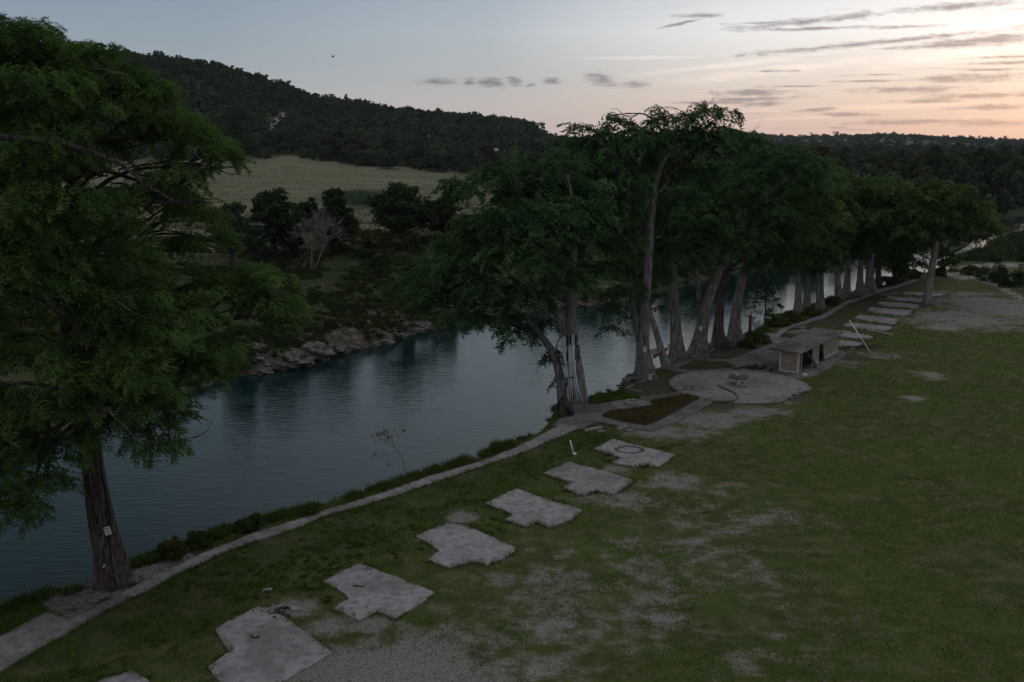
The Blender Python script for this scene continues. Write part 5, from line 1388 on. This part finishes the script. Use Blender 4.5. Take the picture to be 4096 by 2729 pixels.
# sticks on pads
for i, (px, lb) in enumerate([([(1412, 2345), (1425, 2343), (1440, 2345), (1460, 2342)], 'curved dark stick lying on the second pad'), ([(1000, 2540), (1020, 2552), (1038, 2548)], 'dead twig lying on the nearest large pad')]):
    pts = [gp(u, v, .09) for u, v in px]; mb = MB(tuple(pts[0])); mb.tube(pts, [.03, .035, .025, .015][:len(pts)], 6)
    if i: mb.tube([pts[1], pts[1] + np.array([.15, .3, .05])], [.02, .008], 5).tube([pts[1], pts[1] + np.array([-.2, -.15, .05])], [.02, .008], 5)
    tag(mb.build('stick', M['bark_dark']), lb, 'stick')
# tyre rings / scorch marks as thin stains on concrete
def ring_mark(u, v, r, z, label, w=.12):
    c = gp(u, v); mb = MB((c[0], c[1], z)); n = 48; V = []
    rs = np.random.default_rng(int(u))
    for i in range(n):
        a = 2 * math.pi * i / n; k1 = w * rs.uniform(.5, 1.2)
        for q in (r - k1, r + k1): V.append((c[0] + math.cos(a) * q * 1.2, c[1] + math.sin(a) * q, z))
    mb.add(V, [(2 * i, 2 * i + 1, (2 * i + 3) % (2 * n), (2 * i + 2) % (2 * n)) for i in range(n)])
    return tag(mb.build('ring_stain', M['scorch']), label, 'stain')
ring_mark(2518, 1803, .75, .071, 'dark ring stain on the pad nearest the terrace', .16)
ring_mark(2730, 1556, .75, .101, 'left one of the two dark ring stains on the round patio')
ring_mark(2777, 1558, .72, .101, 'right one of the two dark ring stains on the round patio')

# ------------------------------------------------------------------ hut
A0 = gp(3119, 1487); A1 = gp(3192, 1496); A2 = gp(3347, 1412)
A0, A1, A2 = A0[:2], A1[:2], A2[:2]
ux = (A2 - A1) / np.linalg.norm(A2 - A1); LEN = np.linalg.norm(A2 - A1)
uy = np.array([-ux[1], ux[0]])
WID = abs((A0 - A1) @ uy); sgn = np.sign((A0 - A1) @ uy); uy = uy * sgn; WID = np.linalg.norm(A0 - A1) * 1.06
hut = thing('restroom_hut', 'tan roadside hut with flat weathered roof and open dark doorways beside the patio', 'hut', (A1[0], A1[1], 0))
ang = math.atan2(ux[1], ux[0])
HH = 2.05; print('hut', LEN, WID, math.degrees(ang))
def HP(s, w, z): q = ux * s + uy * w; return np.array([q[0], q[1], z])     # local to hut
def hbox(mb, s0, s1, w0, w1, z0, z1):
    V = [HP(s, w, z) for z in (z0, z1) for s, w in ((s0, w0), (s1, w0), (s1, w1), (s0, w1))]
    F_ = [(3, 2, 1, 0), (4, 5, 6, 7), (0, 1, 5, 4), (1, 2, 6, 5), (2, 3, 7, 6), (3, 0, 4, 7)]
    if sgn < 0: F_ = [f[::-1] for f in F_]
    mb.add(V, F_)
L_, Wd = LEN, WID; T = .14
# openings along the front (w=0): door zones
d1 = (.06 * L_, .36 * L_); d2 = (.50 * L_, .64 * L_)
mb = MB(); hbox(mb, -.0, T, .12, Wd - .12, .05, HH); mb.build('end_wall', M['wall_tan'], hut)
mb = MB(); hbox(mb, L_ - T, L_, .12, Wd - .12, .05, HH); mb.build('end_wall', M['wall_tan'], hut)
mb = MB(); hbox(mb, T, L_ - T, Wd - T, Wd, .05, HH); mb.build('back_wall', M['wall_tan'], hut)
mb = MB(); hbox(mb, d2[1] + .1, L_ - .12, 0, T, .22, HH); mb.build('front_wall', M['wall_tan'], hut)
mb = MB(); hbox(mb, d1[1] + .1, d2[0] - .08, 0, T, .22, HH); mb.build('front_wall', M['wall_tan'], hut)
mb = MB(); hbox(mb, .14, d1[0] + .05, .02, T, .05, HH); mb.build('front_wall', M['inside'], hut)
mb = MB(); hbox(mb, .4 * L_, .4 * L_ + .1, T, Wd - T, .05, HH - .02); mb.build('inner_wall', M['inside'], hut)
mb = MB(); hbox(mb, T + .01, L_ - T - .01, T + .01, Wd - T - .01, .07, .09); mb.build('floor', M['inside'], hut)
for s0, s1, w0, w1 in ((-.03, .16, -.03, .16), (-.03, .14, Wd - .14, Wd + .03), (L_ - .14, L_ + .03, -.03, .14), (d1[0] + .055, d1[0] + .17, -.02, T), (d1[1] - .01, d1[1] + .095, -.03, T + .01), (d2[0] - .075, d2[0] + .0, -.02, T + .01), (d2[1] + .01, d2[1] + .095, -.03, T + .01)):
    mb = MB(); hbox(mb, s0, s1, w0, w1, .055, HH - .003); mb.build('corner_post', M['trim_white'], hut)
mb = MB(); hbox(mb, d2[1] + .1, L_ - .145, -.02, T, .055, .215); mb.build('skirting', M['trim_white'], hut)
mb = MB(); hbox(mb, -.02, T, .165, Wd - .145, .053, .2); mb.build('skirting', M['trim_white'], hut)
mb = MB(); hbox(mb, d1[1] + .1, d2[0] - .08, -.02, T, .055, .215); mb.build('skirting', M['trim_white'], hut)
# roof: flat slab, overhanging, tilted a little, bumpy
RN = 26; Vr = []
s0, s1, w0, w1 = -.60, L_ + .65, -.35, Wd + .85
for layer in (0, 1):
    for i in range(RN + 1):
        for j in range(9):
            s = s0 + (s1 - s0) * i / RN; w = w0 + (w1 - w0) * j / 8
            z = HH + .03 + (w / Wd) * .04 + .10 * layer + (.02 * math.sin(s * 2.1 + w) if layer else 0) 
            if not layer: z = HH + .002
            p_ = HP(s, w, z); Vr.append(p_)
Fr = []; q = (RN + 1) * 9
for i in range(RN):
    for j in range(8):
        a = i * 9 + j; Fr.append((q + a, q + a + 9, q + a + 10, q + a + 1)); Fr.append((a, a + 1, a + 10, a + 9))
for i in range(RN):
    a = i * 9; Fr.append((a, a + 9, q + a + 9, q + a)); a = i * 9 + 8; Fr.append((a + 9, a, q + a, q + a + 9))
for j in range(8):
    a = j; Fr.append((a + 1, a, q + a, q + a + 1)); a = RN * 9 + j; Fr.append((a, a + 1, q + a + 1, q + a))
if sgn < 0: Fr = [f[::-1] for f in Fr]
rf = MB(); rf.add(Vr, Fr); roof = rf.build('roof', M['concrete_roof'], hut)
mb = MB(); hbox(mb, s0 + .01, s1 - .01, w0 - .03, w0 - .004, HH - .03, HH + .13); mb.build('fascia', M['board'], roof)
# leaning brown door boards in the openings
def plank(mb, a, b, wdt, th=.05):
    a, b = np.array(a), np.array(b); d = b - a; L = np.linalg.norm(d); d /= L
    side = np.array([ux[0], ux[1], 0.]); side -= d * (side @ d); side /= np.linalg.norm(side); nn = np.cross(d, side)
    V = [p_ + side * sx * wdt / 2 + nn * sy * th / 2 for p_ in (a, b) for sx, sy in ((-1, -1), (1, -1), (1, 1), (-1, 1))]
    mb.add(V, [(3, 2, 1, 0), (4, 5, 6, 7), (0, 1, 5, 4), (1, 2, 6, 5), (2, 3, 7, 6), (3, 0, 4, 7)])
t = np.array([A1[0], A1[1], 0])
mb = MB(tuple(t + HP(.28 * L_, -.5, 0))); plank(mb, t + HP(.31 * L_, -.55, .09), t + HP(.16 * L_, .05, 1.98), .42)
tag(mb.build('loose_door', M['door_brown']), 'dark brown door panel leaning slantwise in the first doorway of the hut', 'door panel')
mb = MB(tuple(t + HP(.58 * L_, -.1, 0))); plank(mb, t + HP(.585 * L_, -.20, .09), t + HP(.555 * L_, .02, 1.98), .50)
tag(mb.build('loose_door', M['door_brown']), 'dark brown door panel standing nearly upright in the second doorway of the hut', 'door panel')
mb = MB()
for k in range(7):
    w = Wd * (.45 + .045 * k); z = 1.02 + .06 * math.sin(k * 1.7)
    hbox(mb, -.006, -.002, w, w + .05, z, z + .10)
mb.build('paint_mark', M['graffiti'], hut)

# ------------------------------------------------------------------ round table, things on the patio
tb = gp(2953, 1541)
t = thing('pedestal_table', 'round dark red-brown table on a white pedestal in the middle of the patio', 'table', (tb[0], tb[1], .095))
n = 40; ring = [(.88 * math.cos(a), .88 * math.sin(a)) for a in np.linspace(0, 2 * math.pi, n, endpoint=False)]
tt = MB().prism(ring, .66, .74).build('table_top', M['tabletop'], t)
MB().prism([(x * .94, y * .94) for x, y in ring], .60, .657).build('rim', M['rust'], t)
MB().tube([(0, 0, 0), (0, 0, .08), (0, 0, .60)], [.24, .17, .16], 10).build('pedestal', M['white'], t)
MB().tube([(-.22, -.1, 0), (-.22, -.1, .60)], .035, 8).build('pipe_leg', M['metal_box'], t)
mb = MB((tb[0] - .25, tb[1] + .05, .84)); c = np.array([tb[0] - .25, tb[1] + .1, .835])
mb.blob(c + np.array([.12, -.12, .08]), (.24, .11, .10), 3).blob(c + np.array([-.05, .05, .14]), (.18, .10, .13), 4).blob(c + np.array([-.14, .15, .20]), (.10, .09, .12), 5)
tag(mb.build('cloth_bundle', M['cloth'], None, True), 'grey and white crumpled bundle lying on the round table', 'bundle')
c = gp(2972, 1543, .2)
mb = MB(tuple(c)); M3 = np.array([[1, 0, 0], [0, .8, -.5], [0, .5, .8]])
mb.box(c + np.array([0, 0, .05]), (.36, .30, .12), .5).box(c + np.array([.22, .1, .12]), (.30, .42, .10), .8, M3).box(c + np.array([-.1, -.15, .0]), (.42, .22, .14), .2)
tag(mb.build('broken_blocks', M['stone'], None, False, .02), 'tumbled pale blocks leaning against the table pedestal', 'rubble')
# cable loop
lp = [(2872, 1541), (2890, 1550), (2920, 1561), (2940, 1572), (2950, 1582), (2952, 1592), (2940, 1602), (2920, 1607), (2895, 1609), (2870, 1610), (2850, 1611)]
p0 = gp(2950, 1590, .13)
mb = MB(tuple(p0)); A = [gp(u, v, .13) for u, v in lp]; B = [gp(u + 1, v + 3.5 if i < 6 else v - 3, .14) for i, (u, v) in enumerate(lp)]
for Q in (A, B):
    T_ = np.linspace(0, len(Q) - 1, 50); QQ = [np.array([np.interp(x, range(len(Q)), [q_[i] for q_ in Q]) for i in range(3)]) for x in T_]
    for _ in range(4): QQ = [QQ[0]] + [(QQ[i - 1] + 2 * QQ[i] + QQ[i + 1]) / 4 for i in range(1, 49)] + [QQ[-1]]
    mb.tube(QQ, .03, 6)
tag(mb.build('cable', M['hose'], None, True), 'doubled dark cable curving over the front of the round patio', 'cable')
# burnt heap
c = gp(3022, 1474)
t = thing('burnt_heap', 'charred black heap with a white lump beside the hut', 'debris', (c[0], c[1], .06))
mb = MB()
for i in range(22): mb.blob((rr.normal() * .8, rr.normal() * .5, .06), (rr.uniform(.15, .45), rr.uniform(.1, .35), rr.uniform(.06, .2)), 950 + i, 8, 6, .35)
mb.build('char', M['ash'], t)
MB().blob((.25, -.1, .42), (.16, .13, .2), 977, 8, 6).blob((.3, -.2, .2), (.15, .12, .18), 978, 8, 6).build('white_lump', M['stone'], t)
mb = MB(); [mb.tube([(a, b, .1), (a + .8, b + .3 * s, .3)], .035, 5) for a, b, s in ((.2, .1, 1), (.5, .3, -1), (-.2, .4, 1), (.6, -.1, .5))]; mb.build('burnt_stick', M['ash'], t)
# fire ring of stones
c = gp(2530, 1622)
t = thing('fire_ring', 'round ring of pale stones on the small round slab', 'fire ring', (c[0], c[1], .10))
k = 0
for lay, (r_, z_) in enumerate(((.52, .09), (.50, .24))):
    for i in range(15):
        a = 2 * math.pi * (i + lay * .5) / 15
        MB().blob((math.cos(a) * r_ * 1.05, math.sin(a) * r_, z_), (.125, .125, .10), 1000 + k, 8, 6, .25).build('stone', M['ring_stone'], t); k += 1
mb = MB().prism([(.40 * math.cos(a), .38 * math.sin(a)) for a in np.linspace(0, 6.28, 20, endpoint=False)], .0, .04); mb.build('ash_bed', M['ash'], t)

# ------------------------------------------------------------------ electrical rack on the conduit cypress
def pc_(u, v): return py(u, v, yC - .55)
t0 = pc_(2300, 1612)
rack = thing('conduit_rack', 'bank of grey electrical boxes and long pale conduits strapped to the cypress', 'electrical rack', tuple(t0))
def boxpx(u0, v0, u1, v1, mat, dep=.22, off=0.0, name='panel_box', rot=0):
    a = py(u0, v0, yC - .80 - off) - t0; b = py(u1, v1, yC - .80 - off) - t0
    mb = MB(); mb.box(((a + b) / 2), (abs(b[0] - a[0]), dep, abs(a[2] - b[2])), rot); return mb.build(name, M[mat], rack, False, .012)
boxpx(2249, 1347, 2262, 1384, 'metal_box'); boxpx(2264, 1344, 2275, 1378, 'dark', .18, 0, 'open_box'); boxpx(2277, 1342, 2284, 1378, 'dark', .18, 0, 'open_box'); boxpx(2286, 1339, 2298, 1375, 'metal_box', .22, .02); boxpx(2300, 1341, 2307, 1368, 'dark', .2, -.1, 'open_box')
boxpx(2262.4, 1343, 2263.6, 1382, 'metal_box', .2, .01, 'box_frame'); boxpx(2275.4, 1341, 2276.6, 1381, 'metal_box', .2, .01, 'box_frame')
cps = [((2252, 1384), (2257, 1450), (2262, 1500), (2272, 1520)), ((2256, 1384), (2260, 1450), (2266, 1500), (2276, 1520)), ((2266, 1384), (2261, 1430), (2268, 1480), (2273, 1530)), ((2275, 1379), (2276, 1470), (2275, 1540), (2270, 1606)), ((2279, 1379), (2281, 1470), (2281, 1540), (2280, 1606)), ((2284, 1379), (2285, 1470), (2287, 1540), (2290, 1606)),
       ((2289, 1376), (2290, 1470), (2294, 1540), (2300, 1610)), ((2293, 1376), (2293, 1450), (2300, 1540), (2310, 1608)), ((2296, 1376), (2297, 1450), (2306, 1540), (2318, 1606)), ((2270, 1545), (2269, 1570), (2268, 1590), (2268, 1607)), ((2300, 1440), (2302, 1490), (2312, 1550), (2332, 1608)), ((2274, 1545), (2274, 1570), (2274, 1590), (2275, 1607))]
for i, cp_ in enumerate(cps):
    dy = [0, .05][i % 2]; pts = [py(u, v, yC - .80 - .08 * (j / 3) * 3 - dy) - t0 for j, (u, v) in enumerate(cp_)]
    MB().tube(pts, .045, 8).build('conduit', M['pvc' if i % 3 else 'metal_box'], rack, True)
a = py(2262, 1508, yC - 1.05) - t0; b = py(2300, 1512, yC - 1.05) - t0
MB().box((a + b) / 2, (abs(b[0] - a[0]), .05, .07)).build('strap', M['dark'], rack)
a = py(2252, 1450, yC - 1.05) - t0; b = py(2298, 1450, yC - 1.05) - t0
MB().box((a + b) / 2, (abs(b[0] - a[0]), .04, .05)).build('strap', M['metal_box'], rack)
# buttress root mass over the terrace corner
c = gp(2258, 1650)
mb = MB((c[0], c[1], 0)); ap = py(2258, 1598, c[1] + .3)
for (u, v, z) in ((2213, 1672, -1.2), (2225, 1660, -.8), (2250, 1668, 0), (2293, 1662, .05), (2280, 1655, .0)):
    e = gp(u, v, z); mb.tube(curve_pts(ap, e, 7, .0, .03, rr), [.30, .27, .24, .22, .22, .2, .1], 10)
tag(mb.build('buttress_root', M['bark_dark'], None, True), 'dark splayed buttress root gripping the corner of the terrace over the water', 'root')
# driftwood tangle caught in that tree
c = py(2212, 1420, yC - .2); mb = MB(tuple(c))
for i in range(60):
    p_ = c + rr.normal(size=3) * np.array([.35, .3, .3]); d = rr.normal(size=3) * .45; d[2] -= .35; mb.tube([p_, p_ + d * .5 + rr.normal(size=3) * .08, p_ + d], [.03, .02, .008], 4, False)
tag(mb.build('flood_debris', M['ash']), 'tangle of dark flood debris caught in the fork left of the conduits', 'debris')
c = py(2310, 1405, yC - .4); mb = MB(tuple(c))
for i in range(45):
    p_ = c + rr.normal(size=3) * np.array([.10, .12, .45]); d = rr.normal(size=3) * .25; mb.tube([p_, p_ + d], [.03, .01], 4, False)
tag(mb.build('flood_debris', M['ash']), 'small bundle of dark debris stuck right of the conduits', 'debris')

# ------------------------------------------------------------------ platform between the trunks
q = [gp(u, v, 1.5) for u, v in ((2600, 1400), (2626, 1392), (2668, 1392), (2612, 1426))]
c = np.mean(q, 0); t = thing('tree_platform', 'weathered wooden platform with a red edge fixed between two trunks', 'platform', tuple(c))
mb = MB(tuple(c)); mb.add([p for p in q] + [p - np.array([0, 0, .06]) for p in q], [(0, 1, 2, 3), (7, 6, 5, 4)] + [(i, i + 4, (i + 1) % 4 + 4, (i + 1) % 4) for i in range(4)]); mb.build('deck', M['board'], t)
e0, e1 = q[3], q[2]
mb = MB(tuple(c)); dv = (e1 - e0) / np.linalg.norm(e1 - e0); nn = np.array([dv[1], -dv[0], 0]) * .06
for dz0, dz1, nm, mt in ((-.24, .02, 'edge_beam', 'rust'),):
    V = [e0 + nn * .2 + [0, 0, dz0], e1 + nn * .2 + [0, 0, dz0], e1 + nn * .2 + [0, 0, dz1], e0 + nn * .2 + [0, 0, dz1], e0 + nn * 1.4 + [0, 0, dz0], e1 + nn * 1.4 + [0, 0, dz0], e1 + nn * 1.4 + [0, 0, dz1], e0 + nn * 1.4 + [0, 0, dz1]]
    mb = MB(tuple(c)); mb.add(V, [(0, 1, 2, 3), (7, 6, 5, 4), (0, 4, 5, 1), (1, 5, 6, 2), (2, 6, 7, 3), (3, 7, 4, 0)]); mb.build(nm, M[mt], t)
mb = MB(tuple(c)); p_ = q[2]; mb.tube([p_ + [0, 0, -.3], p_ + [.15, 0, .35]], .05, 6); mb.build('post', M['bark_dark'], t)
# retaining wall and washed-up wreck under the tall cypress
a, b = gp(2495, 1524, .0), gp(2600, 1514, .0)
mb = MB(tuple(a)); d = (b - a)[:2]; mb.box(((a + b) / 2 + [0, 0, -.15]), (np.linalg.norm(d), .7, .75), math.atan2(d[1], d[0]))
tag(mb.build('retaining_wall', M['concrete_dark'], None, False, .03), 'low grey retaining wall at the foot of the tallest cypress', 'wall')
c = gp(2502, 1548, -1.3); mb = MB(tuple(c))
for i in range(9):
    p_ = c + np.array([rr.uniform(-.6, 1.0), rr.uniform(-.5, .5), rr.uniform(-.2, .5)]); mb.box(p_, (rr.uniform(.5, 1.2), .16, .05), rr.uniform(-.6, .6), np.array([[1, 0, 0], [0, .8, -.6], [0, .6, .8]]))
tag(mb.build('broken_planks', M['ash']), 'heap of dark broken planks at the water under the retaining wall', 'planks')
c = gp(2598, 1519, .0); mb = MB(tuple(c)); mb.box(c + [0, 0, .28], (.34, .3, .4), .3).box(c + [-.1, -.1, .1], (.5, .2, .2), -.3).box(c + [.1, -.12, .52], (.36, .2, .1), .5)
tag(mb.build('white_block', M['trim_white'], None, False, .03), 'whitish broken block lying at the foot of the tallest cypress', 'block')
a = [gp(u, v, -.02) for u, v in ((2505, 1555), (2560, 1530), (2578, 1524))]; a2 = [gp(u, v, -.02) for u, v in ((2505, 1557), (2540, 1566), (2575, 1572))]
mb = MB(tuple(a[0]))
for Q in (a, a2): mb.tube([p_ + [0, 0, .05] for p_ in Q], .09, 6)
tag(mb.build('timber_kerb', M['board']), 'weathered timber kerb framing the bare ground below the tallest cypress', 'kerb')
# logs near the leaning cypress
c = gp(2842, 1400); mb = MB((c[0], c[1], 0)); mb.tube([c + [0, 0, 0], c + [0, 0, .75]], [.22, .20], 10)
tag(mb.build('cut_stump', M['bark_grey'], None, True), 'short cut stump between the leaning cypress and the brownish trunk', 'stump')
a, b = gp(2835, 1407, .15), gp(2862, 1396, .15); mb = MB(tuple(a)); mb.tube([a, (a + b) / 2 + [0, 0, .03], b], [.10, .12, .08], 8)
tag(mb.build('log', M['deadwood'], None, True), 'pale log lying in front of the short cut stump', 'log')

# ------------------------------------------------------------------ signs, poles, pipes
def notice(u0, v0, u1, v1, y, label, tilt=0.0, lines=5, red=False, z_off=0):
    c = py((u0 + u1) / 2, (v0 + v1) / 2, y); w = (u1 - u0) * y * 1.03 / F_PX; h = (v1 - v0) * y * 1.06 / F_PX
    t = thing('notice', label, 'sign', tuple(c)); t.rotation_euler = (math.radians(-4), tilt, math.atan2(-c[0], c[1]) * .6)
    MB().box((0, 0, 0), (w, .02, h)).build('board', M['sign'], t)
    for i in range(lines):
        z = h * (.30 - .60 * i / max(1, lines - 1)); ww = w * (.66 if i else .72) * (1 - .18 * (i % 2))
        MB().box((0, -.013, z), (ww, .004, h * (.045 if i else .10)), 0).build('text_line', M['red_ink' if (red and i == 0) else 'ink'], t)
    if red: MB().box((-w * .485, -.013, 0), (w * .03, .004, h)).build('border', M['red_ink'], t)
    return t
notice(417, 2107, 443, 2141, y0 - .80, 'small white lettered sign nailed to the big left cypress trunk', math.radians(-12), 5, True)
mb = MB(); c = py(416, 2264, y0 - 1.15); mb = MB(tuple(c)); mb.box(c, (.06, .02, .15), 0, np.array([[.8, 0, .6], [0, 1, 0], [-.6, 0, .8]]))
tag(mb.build('white_tag', M['white']), 'tiny white tag near the foot of the big left cypress', 'tag')
notice(2573, 1388, 2586, 1408, yD - .62, 'pale notice on the trunk of the tallest cypress', 0, 4)
notice(2797, 1305, 2809, 1323, yF - .66, 'pale notice on the leaning cypress', 0, 4)
# leaning pole
a = gp(3482, 1413); b = py(3398, 1281, a[1] + .3)
mb = MB(tuple(a)); mb.tube([a, b], [.075, .06], 10); tag(mb.build('leaning_pole', M['white'], None, True), 'long white pole leaning to the left behind the hut', 'pole')
a, b, c = gp(3468, 1321, .1), gp(3520, 1327, .1), gp(3572, 1339, .05)
mb = MB(tuple(a)); mb.tube([a, b, c], .035, 6); tag(mb.build('white_pipe', M['white'], None, True), 'thin white pipe lying across the far pads', 'pipe')
a = gp(2295, 1818); b = py(2281, 1762, a[1] + .1)
t = thing('white_post', 'short white leaning post with a white block at its foot', 'post', tuple(a))
mb = MB(tuple(a)); mb.tube([a, b], .055, 10); mb.build('pipe', M['white'], t, True)
MB().blob((.05, -.05, .06), (.15, .13, .09), 33, 8, 6).build('foot_block', M['white'], t)
c = gp(3018 + 200, 1504); mb = MB((c[0], c[1], 0)); mb.blob(c + [0, 0, .12], (.22, .12, .14), 41, 8, 6).blob(c + [.2, .1, .06], (.12, .12, .08), 42, 8, 6)
tag(mb.build('white_rag', M['white'], None, True), 'small white rag in the grass in front of the hut', 'rag')
a, b = gp(3338, 1566, .05), gp(3350, 1588, .05); mb = MB(tuple(a)); mb.tube([a, b], [.06, .03], 6); tag(mb.build('branch', M['bark_dark']), 'short dark branch lying on the lawn right of the patio', 'branch')
# rubble behind the hut
c = gp(3400, 1392); mb = MB((c[0], c[1], 0))
for i in range(30):
    p_ = c + np.array([rr.uniform(-2.4, 3.6), rr.uniform(-.8, .6), .1]); d = rr.normal(size=3) * np.array([.9, .5, .12]); mb.tube([p_, p_ + d * .5 + [0, 0, .05], p_ + d], [.04, .03, .01], 4, False)
tag(mb.build('brush_pile', M['bark_dark']), 'pile of dark brush along the pad behind the hut', 'brush pile')
# broken slab hoop by the patio
c = gp(3205, 1578, .0); mb = MB(tuple(c)); mb.tube([c + [.3 + .5 * math.cos(a), .9 * math.sin(a), .05 + .25 * math.sin(a * .8)] for a in np.linspace(1.6, 4.2, 12)], .04, 6)
tag(mb.build('bent_pipe', M['hose'], None, True), 'bent pipe sticking up in the broken rim of the patio', 'pipe')

# distant house and pole
hp = hit(2006, 622); t = thing('farm_house', 'distant white-roofed house among the trees at the foot of the hill', 'house', tuple(hp))
s = hp[1] / F_PX
MB().box((0, 0, 1.2), (58 * s, 5, 2.8)).build('wall', M['wall_tan'], t)
mb = MB(); wx = 33 * s; mb.add([(-wx, -3.2, 2.6), (wx, -3.2, 2.6), (wx, 0, 4.2), (-wx, 0, 4.2), (wx, 3.2, 2.6), (-wx, 3.2, 2.6)], [(0, 1, 2, 3), (3, 2, 4, 5), (0, 3, 5), (1, 4, 2), (0, 5, 4, 1)]); mb.build('roof', M['roofmetal'], t)
for k in (-.55, -.1, .35): MB().box((k * 40 * s, -2.52, 1.3), (1.1, .05, 1.1)).build('window', M['dark'], t)
up = hit(1716, 600); t = thing('utility_pole', 'thin utility pole with a pale box rising from the wood', 'pole', tuple(up))
MB().tube([(0, 0, 0), (0, 0, 11)], [.16, .12], 8).build('pole', M['bark_grey'], t)
MB().box((0, -.3, 8.2), (.55, .5, 1.1)).build('transformer', M['white'], t)
MB().box((0, 0, 10.4), (2.0, .12, .12)).build('crossarm', M['bark_grey'], t)
# bird
c = py(1332, 226, 60); mb = MB(tuple(c))
mb.blob(c, (.07, .15, .05), 5, 8, 6, .05)
mb.add([c + [-.03, .05, .03], c + [-.03, -.08, .03], c + [-.30, -.02, .24], c + [-.30, .0, .25]], [(0, 1, 2, 3)]); mb.add([c + [.03, .05, .03], c + [.03, -.08, .03], c + [.26, -.04, .18], c + [.26, .0, .19]], [(3, 2, 1, 0)])
mb.add([c + [0, -.18, 0], c + [.06, -.32, 0], c + [-.06, -.32, 0]], [(0, 1, 2)])
tag(mb.build('bird', M['bird']), 'tiny black bird flying in the open sky', 'bird')
print('done')
# ------------------------------------------------------------------ air
hz = MB(); hz.box((0, 2275, 68), (13800, 4780, 148))
hm = bpy.data.materials.new('haze'); hm.use_nodes = True
for n_ in list(hm.node_tree.nodes): hm.node_tree.nodes.remove(n_)
ht = NT(hm.node_tree); pv_ = ht.new('ShaderNodeVolumePrincipled'); pv_.inputs['Color'].default_value = (.86, .88, .93, 1); pv_.inputs['Density'].default_value = .00004
ho = ht.new('ShaderNodeOutputMaterial'); ht.l.new(pv_.outputs[0], ho.inputs['Volume'])
tag(hz.build('haze', hm), 'thin evening haze over the valley', 'haze', kind='stuff')
